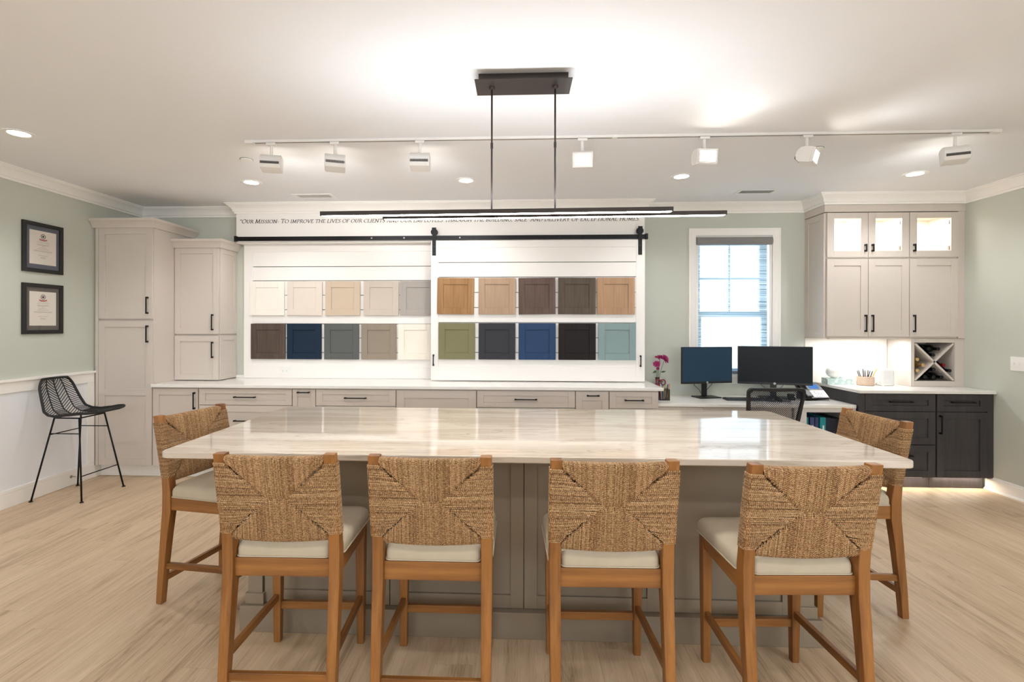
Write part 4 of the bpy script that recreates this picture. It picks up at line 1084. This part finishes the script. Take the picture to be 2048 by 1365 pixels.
    for top in (True, False):
        for i in range(n):
            x = lerp(-.188, .188, i / (n - 1)); ax = abs(x)
            t = max(0, (ax - cw) / (xe - cw))
            zi = cz_ + (zt_ - cz_) * t if top else cz_ - (cz_ - zb_) * t
            zi += rnd.uniform(-.0045, .0045) + (-.0005 if top else .0005)
            zend = .9895 if top else .6515
            # bottom edge droops a little in the middle
            if not top: zend -= .006 * (1 - (x / .19) ** 2)
            else: zend -= .003 * (1 - (x / .19) ** 2)
            xi = x * .975; jo = rnd.uniform(-.0007, .0007); e_ = .012 if top else -.012
            def xx(z): return lerp(xi, x, (z - zi) / (zend - zi) if abs(zend - zi) > 1e-4 else 1)
            pts = [(xi, ypb(x, zi, .008), zi)]
            for k in (.12, .4, .75): z = lerp(zi, zend - e_, k); pts.append((xx(z), ypb(x, z, .0022) + jo, z))
            z = zend - e_; pts.append((x, ypb(x, z, .001) + jo, z))
            pts += [(x, yc(zend) - .016 + bow(x), zend - e_ * .15), (x, yc(zend) + bow(x) - .0005, zend), (x, yc(zend) + .015 + bow(x), zend - e_ * .15)]
            pts.append((x, ypf(x, z, .001) + jo, z))
            for k in (.75, .4, .12): z = lerp(zi, zend - e_, k); pts.append((xx(z), ypf(x, z, .0022) + jo, z))
            pts.append((xi, ypf(x, zi, .008), zi))
            m_.tube(pts, r, 6, cap=False)
    m_.build('woven_back', M['rope'], root, smooth=True, recalc=False)
    return root
SG = 'woven back stools round the island'
st = make_stool()
spots = [(-.925, 2.087, .018, 'woven back stool at the camera side of the island, leftmost of the four in front'),
         (-.329, 2.083, .004, 'woven back stool second from left along the front of the island'),
         (.347, 2.062, .018, 'woven back stool third from left along the front of the island'),
         (1.040, 2.042, .045, 'woven back stool at the front right corner, its seat showing to the left'),
         (-1.655, 2.752, math.radians(-101.4), 'woven back stool alone at the left end of the island'),
         (1.745, 2.832, math.radians(93.4), 'woven back stool alone at the right end of the island')]
for i, (x, y, a, lb) in enumerate(spots):
    o = st if i == 0 else copy_tree(st)
    o.location = (x, y, 0); o.rotation_euler.z = a
    tag(o, lb, 'stool', SG)

# ================================================================ black wicker stool by the left wall
K = empty('wicker_stool', (-3.85, 4.215, 0), 'black rattan bucket stool on thin metal legs by the left wall', 'stool')
BK = M['black']; WK = paint('black_rattan', (26, 25, 25), .55, 0, .15, 60)
def wk(u, v):
    """bucket surface: v 0 front edge of seat .. 1 top of back; u -1..1 across (y)"""
    t = v
    pr_ = [(0, -3.585, .738), (.12, -3.635, .736), (.3, -3.74, .714), (.45, -3.86, .700), (.56, -3.935, .708), (.66, -3.995, .745), (.78, -4.036, .83), (.9, -4.074, .93), (1, -4.098, 1.018)]
    for (t0, x0, z0), (t1, x1, z1) in zip(pr_, pr_[1:]):
        if t <= t1: k = (t - t0) / (t1 - t0); x, z = lerp(x0, x1, k), lerp(z0, z1, k); break
    wd = .224 if v < .5 else lerp(.224, .150, (v - .5) / .5)
    # round the front and the top corners
    if v < .12: wd *= math.sqrt(max(0.0, 1 - ((.12 - v) / .14) ** 2))
    if v > .9: wd *= math.sqrt(max(0.0, 1 - ((v - .9) / .16) ** 2))
    c_ = abs(u) ** 2.4
    x += .022 * c_ * min(1, max(0, (v - .45) / .3)); z += .020 * c_ * max(0, 1 - max(0, (v - .55) / .2)) * min(1, v / .2)
    return Vector((x, 4.215 + u * wd, z))
nv = 34
rim = [wk(-1, i / nv) for i in range(nv + 1)] + [wk(-1 + 2 * k / 8, 1) for k in range(1, 8)] + [wk(1, 1 - i / nv) for i in range(nv + 1)] + [wk(1 - 2 * k / 8, 0) for k in range(1, 8)]
MB().tube(rim, .0105, 8, closed=True).build('rim', WK, K, smooth=True)
for u in (-.5, 0, .5): MB().tube([wk(u, i / nv) for i in range(nv + 1)], .0048, 6).build('rib', WK, K, smooth=True)
m_ = MB()
for c in range(4):
    ua, ub = -1 + c * .5, -.5 + c * .5; sl = .085 * (1 if c % 2 == 0 else -1)
    for i in range(-3, 37):
        v0 = i / 33
        pts = []
        for k in range(5):
            vv = v0 + sl * (k / 4 - .5)
            if 0 <= vv <= 1: pts.append(wk(lerp(ua, ub, k / 4), vv))
        if len(pts) >= 2: m_.tube(pts, .0034, 5)
m_.build('woven_seat', WK, K, smooth=True)
feet = {('b', -1): (-4.078, 4.000), ('b', 1): (-4.062, 4.428), ('f', -1): (-3.638, 4.003), ('f', 1): (-3.620, 4.425)}
tops = {('b', -1): (-3.955, 4.085), ('b', 1): (-3.955, 4.345), ('f', -1): (-3.735, 4.085), ('f', 1): (-3.735, 4.345)}
def on(k, z): a, b_ = feet[k], tops[k]; t = z / .692; return (lerp(a[0], b_[0], t), lerp(a[1], b_[1], t), z)
for k in feet:
    lg = MB().tube([on(k, .006), on(k, .694)], .0068, 10).build('leg', BK, K, smooth=True)
    MB().lathe([(.015, .0), (.015, .004), (.008, .012), (.001, .013)], 16, (*feet[k], 0)).build('foot', BK, lg)
for a, b_, z in ((('b', -1), ('f', -1), .56), (('b', 1), ('f', 1), .57), (('b', -1), ('b', 1), .55), (('f', -1), ('f', 1), .21)):
    MB().tube([on(a, z), on(b_, z)], .0045, 8).build('crossbar', BK, K, smooth=True)
MB().tube([on(('b', -1), .69), on(('b', 1), .69), on(('f', 1), .69), on(('f', -1), .69)], .006, 8, closed=True).build('seat_frame', BK, K)

# ================================================================ office chair
OC = empty('office_chair', (2.10, 4.28, 0), 'black mesh back office chair between the island and the desk', 'chair')
BP = M['blackplastic']
def cb(u, v):
    """back: u -1..1, v 0 bottom .. 1 top"""
    z = lerp(.52, .985, v); y = 4.16 - .10 * v + .02 * u * u; x = 2.10 - .03 + .04 * 0 + u * lerp(.185, .225, v)
    return Vector((x, y, z))
rimp = [cb(-1, i / 12 * .93) for i in range(13)] + [cb(-.97, .965), cb(-.91, .99)] + [cb(-.85 + 1.7 * i / 8, 1) for i in range(9)] + [cb(.91, .99), cb(.97, .965)] + [cb(1, (1 - i / 12) * .93) for i in range(13)] + [cb(1 - 2 * i / 6, 0) for i in range(1, 6)]
m_ = MB(); n_ = len(rimp); cen = Vector((2.07, 4.11, .75)); rings = []
for i, q in enumerate(rimp):
    dd = (q - cen); dd.y = 0; dd.normalize(); Y_ = Vector((0, 1, 0))
    rings.append([q + dd * .006 - Y_ * .016, q + dd * .010 + Y_ * .010, q - dd * .020 + Y_ * .012, q - dd * .022 - Y_ * .012])
m_.loft(rings + [rings[0]], cap=False); m_.build('back_frame', BP, OC, bevel=.003, seg=2)
m_ = MB(); nu, nvv = 10, 12
for j in range(nvv + 1):
    for i in range(nu + 1): q = cb(-.97 + 1.94 * i / nu, .01 + .96 * j / nvv); m_.v.append((q.x, q.y + .004, q.z))
for j in range(nvv):
    for i in range(nu): a = j * (nu + 1) + i; m_.f.append((a, a + 1, a + nu + 2, a + nu + 1))
m_.build('mesh_back', M['mesh'], OC, smooth=True, recalc=False)
m_ = MB(); rings = []
so_ = rnd_rect(1.855, 2.335, 4.20, 4.64, (.06, .06, .09, .09))
for z, k in ((.415, .94), (.425, .99), (.455, 1), (.475, .97), (.485, .85), (.488, .4)): rings.append([(2.095 + (x - 2.095) * k, 4.42 + (y - 4.42) * k, z) for x, y in so_])
m_.loft(rings); smooth_by_angle(m_.build('seat', paint('black_seat_fabric', (34, 34, 38), .9, 0, .1, 60), OC), 1)
MB().tube([(2.09, 4.19, .56), (2.09, 4.165, .44), (2.095, 4.24, .395), (2.095, 4.40, .385)], .022, 8).build('back_bracket', BP, OC, smooth=True)
MB().lathe([(.030, .10), (.030, .26), (.020, .261), (.020, .40)], 16, (2.095, 4.42, 0)).build('gas_lift', M['black'], OC)
for s_ in (-1, 1):
    x_ = 2.095 + s_ * .275
    ar = MB().tube([(2.095 + s_ * .10, 4.40, .40), (x_ - s_ * .01, 4.40, .41), (x_, 4.39, .46), (x_, 4.38, .64)], .014, 8).build('arm', BP, OC, smooth=True)
    MB().prism(rnd_rect(x_ - .042, x_ + .042, 4.25, 4.50, (.03,) * 4, 4), .642, .672).build('arm_pad', BP, ar, bevel=.008)
for k in range(5):
    a = 2 * PI * k / 5 + .3; ex, ey = 2.095 + .30 * math.cos(a), 4.42 + .30 * math.sin(a)
    sp = MB().tube([(2.095, 4.42, .115), (lerp(2.095, ex, .6), lerp(4.42, ey, .6), .10), (ex, ey, .08)], .016, 8, rs=[.024, .018, .013]).build('base_arm', BP, OC, smooth=True)
    MB().lathe([(.001, -.022), (.024, -.020), (.026, -.004), (.026, .004), (.024, .020), (.001, .022)], 18, (ex, ey, .0265), 'y').build('caster', BP, sp)

# ================================================================ desk things
DZ = .7625
hp_d = paint('logo_silver', (196, 200, 204), .3, .4); hp_k = paint('logo_dark', (46, 52, 58), .4)
def monitor(cx_, cy_, yaw, w_, h_, zb, lab, bw, cable, scr):
    o_ = empty('computer_monitor', (cx_, cy_, DZ), lab, 'monitor', rz=0)
    R_ = Matrix.Translation((cx_, cy_, 0)) @ Matrix.Rotation(yaw, 4, 'Z')
    def bx(x0, x1, y0, y1, z0, z1): return [tuple(R_ @ Vector((x, y, z))) for x in (x0, x1) for y in (y0, y1) for z in (z0, z1)]
    m_ = MB(); m_.quad_box(bx(-w_ / 2, w_ / 2, -.012, .012, zb, zb + h_)); m_.quad_box(bx(-w_ * .3, w_ * .3, .012, .035, zb + .06, zb + h_ - .08))
    hs = m_.build('housing', M['blackplastic'], o_, bevel=.002)
    m_ = MB(); m_.quad_box(bx(-w_ / 2 + .006, w_ / 2 - .006, -.0128, -.0121, zb + .022, zb + h_ - .006)); m_.build('screen', scr, hs)
    m_ = MB(); n = 20
    c3 = [tuple(R_ @ Vector((.011 * math.cos(2 * PI * i / n), -.0125, zb + .0115 + .011 * math.sin(2 * PI * i / n)))) for i in range(n)]
    c4 = [tuple(R_ @ Vector((.011 * math.cos(2 * PI * i / n), -.0135, zb + .0115 + .011 * math.sin(2 * PI * i / n)))) for i in range(n)]
    lg = m_.loft([c3, c4]).build('round_logo', hp_d, hs)
    m_ = MB()
    for pts in ([(-.0052, -.003), (-.0028, .0068)], [(-.0042, .0015), (-.0012, .0015), (-.0022, -.003)], [(.0002, -.0068), (.0026, .0030)], [(.0026, .0030), (.0050, .0030), (.0040, -.0028), (.0012, -.0028)]):
        for (a, b_), (c_, d_) in zip(pts, pts[1:]):
            l_ = math.hypot(c_ - a, d_ - b_); nx, nz = -(d_ - b_) / l_ * .0007, (c_ - a) / l_ * .0007
            m_.quad_box([tuple(R_ @ Vector((px + q * nx, y_, zb + .0115 + pz + q * nz))) for px, pz in ((a, b_), (c_, d_)) for q in (-1, 1) for y_ in (-.0139, -.0134)])
    m_.build('logo_letters', hp_k, lg)
    m_ = MB(); m_.quad_box(bx(-.028, .028, .034, .050, DZ + .010, zb + .20)); m_.build('stand_column', M['blackplastic'], o_, bevel=.002)
    m_ = MB(); m_.quad_box(bx(-bw / 2, bw / 2, -.075, .085, DZ, DZ + .010)); m_.build('stand_base', M['blackplastic'], o_, bevel=.003)
    for pts in cable:
        MB().tube([tuple(R_ @ Vector(q)) for q in pts], .0028, 6).build('cable', M['blackplastic'], o_, smooth=True)
    return o_
ks = N('dark_screen'); ks.p.inputs['Base Color'].default_value = (.006, .008, .011, 1); ks.p.inputs['Roughness'].default_value = .35; ks.p.inputs['Specular IOR Level'].default_value = .2
M['screen'] = ks.m
ks2 = N('blue_sheen_screen'); ks2.p.inputs['Base Color'].default_value = lin((16, 52, 78)); ks2.p.inputs['Roughness'].default_value = .3; M['screen_blue'] = ks2.m  # blue light on this screen is painted into its base colour
cbl = [[(-.10, .03, .93), (-.11, .05, .885), (-.05, .06, .84), (-.01, .07, .79)], [(.10, .03, .93), (.09, .05, .885), (.05, .06, .84), (.02, .07, .80)]]
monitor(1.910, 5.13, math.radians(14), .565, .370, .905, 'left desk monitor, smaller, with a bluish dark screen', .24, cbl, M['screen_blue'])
monitor(2.580, 5.13, math.radians(-14), .675, .385, .898, 'right desk monitor, larger, with a black screen', .26, cbl, M['screen'])

# keyboard
kb = empty('keyboard', (2.30, 5.0, DZ), 'black keyboard lying on the desk between the monitors', 'keyboard')
Rk = Matrix.Translation((2.25, 4.975, DZ)) @ Matrix.Rotation(math.radians(-4), 4, 'Z')
def kq(m_, x0, x1, y0, y1, z0, z1, R_=Rk): m_.quad_box([tuple(R_ @ Vector((x, y, z + (y - y0) * 0))) for x in (x0, x1) for y in (y0, y1) for z in (z0, z1)])
m_ = MB(); kq(m_, -.22, .22, -.070, .070, 0, .014); kbb = m_.build('base', paint('keyboard_base', (46, 50, 54), .4), kb, bevel=.003)
m_ = MB()
for r_ in range(5):
    for c in range(22 if r_ else 20):
        x_ = -.208 + c * .0192; kq(m_, x_, x_ + .0165, -.056 + r_ * .0235, -.056 + r_ * .0235 + .019, .0141, .019)
m_.build('keys', paint('keyboard_keys', (28, 34, 40), .35), kb)
# mouse and mat
mt = MB().prism([(2.50 + .13 * math.cos(a * PI / 16) * (1 if True else 0), 4.93 + .09 * math.sin(a * PI / 16)) for a in range(32)], DZ, DZ + .003).build('mouse_mat', paint('grey_mat', (92, 92, 96), .9), None)
tag(recentre(mt, (2.50, 4.93, DZ)), 'grey rounded mouse mat on the desk', 'mouse mat')
ms = MB().loft([[(2.515 + sx * k * math.cos(2 * PI * i / 20), 4.925 + .055 * k * math.sin(2 * PI * i / 20), z) for i in range(20)] for z, k, sx in ((DZ + .0032, .95, .031), (DZ + .012, 1, .031), (DZ + .025, .9, .031), (DZ + .035, .6, .031), (DZ + .038, .15, .031))]).build('computer_mouse', M['blackplastic'], None, smooth=True)
tag(recentre(ms, (2.515, 4.925, DZ + .0032)), 'black computer mouse on the grey mat', 'mouse')
# small webcam-like gadget behind the mouse
wbm = empty('webcam', (2.67, 4.99, DZ), 'small black webcam lying behind the mouse', 'webcam')
MB().box(2.640, 2.700, 4.98, 5.01, DZ + .03, DZ + .062).build('camera_body', BP, wbm, bevel=.006)
MB().box(2.650, 2.705, 4.97, 5.02, DZ, DZ + .03).build('clip', BP, wbm, bevel=.004)
# desk phone
ph = empty('desk_phone', (2.93, 5.08, DZ), 'black desk phone with blue screen and silver keypad', 'phone')
Rp = Matrix.Translation((2.915, 4.975, DZ + .014)) @ Matrix.Rotation(math.radians(6), 4, 'Z') @ Matrix.Rotation(math.radians(38), 4, 'X')
def pb(m_, x0, x1, y0, y1, z0, z1): m_.quad_box([tuple(Rp @ Vector((x, y, z))) for x in (x0, x1) for y in (y0, y1) for z in (z0, z1)])
m_ = MB(); pb(m_, -.125, .120, .0, .215, -.012, .012); bd = m_.build('body', paint('phone_black', (40, 34, 34), .35), ph, bevel=.004)
m_ = MB(); pb(m_, -.035, .115, .008, .105, .0122, .016); m_.build('keypad_plate', paint('phone_silver', (170, 168, 172), .35, .3), bd, bevel=.001)
m_ = MB()
for r_ in range(4):
    for c in range(3): pb(m_, .0 + c * .027, .018 + c * .027, .016 + r_ * .022, .029 + r_ * .022, .0162, .019)
for r_ in range(4): pb(m_, -.028, -.012, .016 + r_ * .022, .026 + r_ * .022, .0162, .018); pb(m_, .090, .108, .016 + r_ * .022, .026 + r_ * .022, .0162, .018)
m_.build('keys', paint('phone_keys', (236, 236, 238), .4), bd)
m_ = MB(); pb(m_, -.010, .085, .130, .185, .0122, .0140); m_.build('phone_screen', emit('phone_screen_blue', (96, 150, 226), .55), bd)
m_ = MB(); pb(m_, -.115, -.050, .005, .205, .0122, .034); m_.build('handset', M['blackplastic'], ph, bevel=.010, seg=3)
MB().loft([[(x, 4.955, DZ), (x, 5.145, DZ), (x, 5.120, DZ + .105), (x, 4.965, DZ + .004)] for x in (2.80, 3.02)]).build('foot_stand', BP, ph, bevel=.002)
# wire mesh pen holder
pc = empty('pen_holder', (1.425, 4.945, DZ), 'black mesh pen holder on the desk beside the counter end', 'pen holder')
m_ = MB(); a, b_ = 1.376, 1.474; y0, y1 = 4.90, 4.99; zt_ = DZ + .105
for (p_, q_) in (((a, y0), (b_, y0)), ((b_, y0), (b_, y1)), ((b_, y1), (a, y1)), ((a, y1), (a, y0))):
    for i in range(13):
        x_ = lerp(p_[0], q_[0], i / 12); y_ = lerp(p_[1], q_[1], i / 12); m_.tube([(x_, y_, DZ + .003), (x_, y_, zt_)], .0009, 4)
    for j in range(14):
        z = DZ + .006 + j * .0076; m_.tube([(p_[0], p_[1], z), (q_[0], q_[1], z)], .0009, 4)
m_.build('mesh_sides', BP, pc)
MB().box(a, b_, y0, y1, DZ, DZ + .003).build('bottom', BP, pc)
MB().tube([(a, y0, zt_), (b_, y0, zt_), (b_, y1, zt_), (a, y1, zt_)], .003, 6, closed=True).build('rim', BP, pc)
def pen(base, top, r, mat, label, cat='pen', group=None, cap=None):
    v0, v1 = Vector(base), Vector(top); dd = (v1 - v0).normalized()
    o_ = empty('pencil' if cat == 'pencil' else cat.split()[-1], base, label, cat, group)
    MB().tube([v0, v1 - dd * .012], r, 8).build('barrel', mat, o_)
    MB().tube([v1 - dd * .0118, v1], r * .8, 8).build('end', cap or mat, o_)
pr_ = [((180, 40, 38), 'red pen standing in the mesh holder'), ((226, 224, 220), 'white pen standing in the mesh holder'), ((44, 88, 150), 'blue pen standing in the mesh holder'), ((222, 178, 60), 'yellow pencil standing in the mesh holder'), ((30, 30, 34), 'black pen standing in the mesh holder'), ((206, 120, 60), 'orange brown pencil standing in the mesh holder')]
for i, (c, lb) in enumerate(pr_):
    bx_, by_ = 1.395 + .012 * i, 4.925 + .010 * (i % 4); pen((bx_, by_, DZ + .006), (1.372 + .022 * i, 4.915 + .018 * (i % 4), DZ + .150 + .006 * (i % 3)), .0042, paint('pen_body', c, .4), lb, 'pencil' if 'pencil' in lb else 'pen', 'pens in the mesh holder')
# scissors with maroon handles in the holder region -> maroon mug behind the counter corner
sc_ = empty('scissors', (1.40, 4.975, DZ + .01), 'scissors with maroon loop handles standing in the mesh holder', 'scissors')
mr = paint('maroon_plastic', (122, 34, 56), .4)
MB().tube([(1.400, 4.972, DZ + .008), (1.405, 4.970, DZ + .14)], .005, 6).build('blades', M['steel'], sc_)
for cx2, r_ in ((1.383, .024), (1.428, .022)):
    MB().tube([(cx2 + r_ * math.cos(2 * PI * i / 18), 4.968, DZ + .168 + 1.2 * r_ * math.sin(2 * PI * i / 18)) for i in range(18)], .0065, 8, closed=True).build('handle_loop', mr, sc_, smooth=True)
# vase with flowers
vs = empty('flower_vase', (1.435, 5.19, DZ), 'small dark maroon glass vase on the desk by the sliding panel', 'vase')
smooth_by_angle(MB().lathe([(.001, DZ), (.030, DZ), (.034, DZ + .02), (.036, DZ + .07), (.030, DZ + .11), (.020, DZ + .14), (.021, DZ + .195), (.018, DZ + .195), (.016, DZ + .15), (.001, DZ + .148)], 24, (1.435, 5.19, 0)).build('body', paint('plum_glass', (74, 34, 44), .15), vs), .7)
gs = paint('flower_stem_green', (72, 98, 44), .6, 0, .1, 30); gl_ = paint('leaf_green', (62, 92, 40), .55, 0, .15, 30)
mg = paint('magenta_petal', (160, 34, 96), .6, 0, .12, 60); mg2 = paint('magenta_flower_centre', (120, 22, 66), .6)
def flower(hx, hz, hy, R_, nrm, label, layers=3, bend=.0, leaves=()):
    o_ = empty('flower', (1.435, 5.19, DZ + .16), label, 'flower', 'magenta flowers in the vase')
    p0, p2 = Vector((1.435 + bend * .3, 5.19, DZ + .15)), Vector((hx, hy, hz)); p1 = Vector((1.435 + bend, 5.19, (p0.z + p2.z) / 2 + .02))
    pts = [p0 * (1 - t) ** 2 + p1 * 2 * t * (1 - t) + p2 * t * t for t in [i / 8 for i in range(9)]]
    MB().tube(pts, .0022, 6).build('stem', gs, o_, smooth=True)
    q = Vector(nrm).normalized().to_track_quat('Z', 'Y').to_matrix()
    m_ = MB(); rr = random.Random(int(hx * 1000))
    for L_ in range(layers):
        n = 20 - L_ * 4; rad = R_ * (1 - L_ * .24); up_ = .10 + L_ * .38
        for i in range(n):
            a = 2 * PI * (i + .5 * (L_ % 2)) / n + rr.uniform(-.08, .08); e_ = up_ + rr.uniform(-.12, .12); l_ = rad * rr.uniform(.88, 1.08)
            dr = Vector((math.cos(a) * math.cos(e_), math.sin(a) * math.cos(e_), math.sin(e_))); sd = Vector((-math.sin(a), math.cos(a), 0)) * R_ * .13
            nn = dr.cross(sd).normalized() * .0008
            c0, c1, c2, c3 = dr * R_ * .08, dr * l_ * .5, dr * l_ * .85, dr * l_ - Vector((0, 0, R_ * .05))
            ring = [c0 - sd * .3, c1 - sd, c2 - sd * .9, c3, c2 + sd * .9, c1 + sd, c0 + sd * .3]
            m_.loft([[tuple(q @ (k + nn * s_) + p2) for k in ring] for s_ in (-1, 1)])
    m_.build('petals', mg, o_, recalc=True)
    m_ = MB(); m_.lathe([(R_ * .16, -.004), (R_ * .18, .006), (R_ * .10, R_ * .22), (.0005, R_ * .26)], 14); m_.v = [tuple(q @ Vector(k) + p2) for k in m_.v]
    m_.build('flower_centre', mg2, o_, smooth=True)
    for t_, dx, dz, sz in leaves:
        b0 = pts[int(t_ * 8)]; tp = b0 + Vector((dx, -.01, dz)); md = (b0 + tp) / 2; sd = Vector((-dz, 0, dx)).normalized() * sz
        m_ = MB(); n1 = Vector((0, .0008, 0)); ring = [b0, md * .6 + b0 * .4 + sd * .8, md + sd, tp, md - sd, md * .6 + b0 * .4 - sd * .8]
        m_.loft([[tuple(k + n1 * s_) for k in ring] for s_ in (-1, 1)]); m_.build('leaf', gl_, o_)
flower(1.502, 1.150, 5.16, .052, (.5, -.6, .45), 'large magenta flower, highest and furthest right in the vase', 4, .035, ((.45, .055, .012, .010), (.1, .05, .0, .012), (.12, .045, .025, .012)))
flower(1.452, 1.162, 5.18, .050, (-.1, -.3, 1), 'flat magenta flower facing up beside the largest bloom', 3, .02, ((.2, -.04, .01, .010),))
flower(1.416, 1.098, 5.15, .040, (-.25, -.8, .4), 'middle sized magenta flower at the left side of the vase', 4, -.015, ((.55, -.045, -.008, .010), (.5, -.03, .012, .009)))
flower(1.428, 1.052, 5.15, .018, (.1, -1, .1), 'small dark magenta bud below the other flowers', 3, .0)

# ================================================================ things on the right counter
CZ = zd + .0005
tb = empty('tissue_box', (3.222, 5.165, CZ), 'pale aqua patterned tissue box on the right counter', 'tissue box')
ka = N('aqua_patterned_card'); v_ = ka.coords((28, 28, 28)); nz_ = ka.n('ShaderNodeTexVoronoi', i_Scale=1.0); ka.l(v_, nz_.inputs['Vector'])
ka.l(ka.ramp(nz_.outputs['Distance'], [(.2, lin((222, 232, 228))), (.6, lin((178, 202, 198)))]), ka.p.inputs['Base Color']); ka.p.inputs['Roughness'].default_value = .6
Rt = Matrix.Translation((3.222, 5.165, CZ)) @ Matrix.Rotation(math.radians(-5), 4, 'Z')
m_ = MB(); kq(m_, -.125, .125, -.06, .06, 0, .058, Rt); m_.build('box', ka.m, tb, bevel=.002)
m_ = MB(); rr = random.Random(5)
rings = []
for k, (z, rx, ry) in enumerate(((.0575, .035, .012), (.068, .040, .014), (.08, .034, .020), (.094, .018, .014))):
    rings.append([tuple(Rt @ Vector((.052 + rx * math.cos(2 * PI * i / 16) * (1 + .25 * math.sin(5 * i + k)), ry * math.sin(2 * PI * i / 16) * (1 + .3 * math.sin(3 * i + k)), z))) for i in range(16)])
m_.loft(rings); m_.build('tissue', paint('tissue_white', (244, 243, 240), .9), tb, smooth=True)
gb = empty('glass_globe', (3.18, 5.165, CZ + .058), 'clear white glass globe resting on the tissue box', 'globe')
pf = [(.022, .0595), (.020, .066)] + [(.068 * math.sin(a), .128 - .068 * math.cos(a)) for a in [PI * (.12 + .88 * i / 16) for i in range(17)]]
smooth_by_angle(MB().lathe([(max(.0008, r_), CZ + h_) for r_, h_ in pf], 28, (3.180, 5.165, 0)).build('globe', paint('milky_glass', (246, 244, 240), .08), gb), .9)
cu = empty('pen_pot', (3.432, 5.075, CZ), 'round beige pot holding pens on the right counter', 'pot')
smooth_by_angle(MB().lathe([(.001, CZ), (.070, CZ), (.074, CZ + .004), (.074, CZ + .085), (.070, CZ + .087), (.068, CZ + .083), (.067, CZ + .01), (.001, CZ + .01)], 32, (3.432, 5.075, 0)).build('body', paint('beige_stoneware', (200, 176, 156), .75, 0, .05, 30), cu), .7)
bkp = paint('black_pen', (34, 34, 38), .35); ylp = paint('yellow_pencil', (232, 178, 50), .45); gvp = paint('grey_pen', (150, 150, 156), .35, .3)
tg = 'black pen standing in the round beige pot'
for i, (bx_, tx, tz, m2, lb, ct) in enumerate([(-.03, -.085, .150, bkp, 'black pen leaning furthest left in the round beige pot', 'pen'), (-.02, -.060, .138, bkp, 'black pen second from the left in the round beige pot', 'pen'), (-.012, -.028, .150, gvp, 'grey pen leaning left in the round beige pot', 'pen'), (0, -.004, .158, bkp, 'upright black pen, tallest in the round beige pot', 'pen'),
        (.006, .008, .150, bkp, 'upright black pen right of the tallest in the beige pot', 'pen'), (.01, .024, .146, gvp, 'grey pen leaning right in the round beige pot', 'pen'), (.014, .052, .142, bkp, 'black pen leaning right in the round beige pot, before two others', 'pen'), (.020, .066, .140, bkp, 'black pen beside the yellow pencil in the round beige pot', 'pen'), (.024, .092, .168, ylp, 'yellow pencil leaning right in the round beige pot', 'pencil')]):
    yy = 5.075 + (.02 if i % 2 else -.015); pen((3.432 + bx_, yy, CZ + .012), (3.432 + tx, yy + (.01 if i % 2 else -.01), CZ + tz), .0042, m2, lb, ct, 'pens in the beige pot')
spk = empty('smart_speaker', (3.62, 5.10, CZ), 'white rounded box speaker on the right counter', 'speaker')
MB().prism(rnd_rect(3.548, 3.692, 5.03, 5.15, (.035,) * 4, 8), CZ, CZ + .158).build('body', M['white_plastic'], spk, bevel=.008, seg=3)
MB().prism(rnd_rect(3.5475, 3.6925, 5.0295, 5.1505, (.0355,) * 4, 8), CZ + .018, CZ + .140).build('grille', paint('speaker_grille', (226, 226, 226), .8, 0, .03, 200), spk)
cb2 = MB().tube([(3.548, 5.10, CZ + .012), (3.53, 5.06, CZ + .03), (3.51, 5.02, CZ + .03), (3.515, 4.98, CZ + .012), (3.545, 4.99, CZ + .005), (3.57, 5.02, CZ + .004)], .0035, 6).build('power_cable', M['white_plastic'], None, smooth=True)
tag(recentre(cb2, (3.53, 5.03, CZ)), 'white power cable looped beside the white speaker', 'cable')
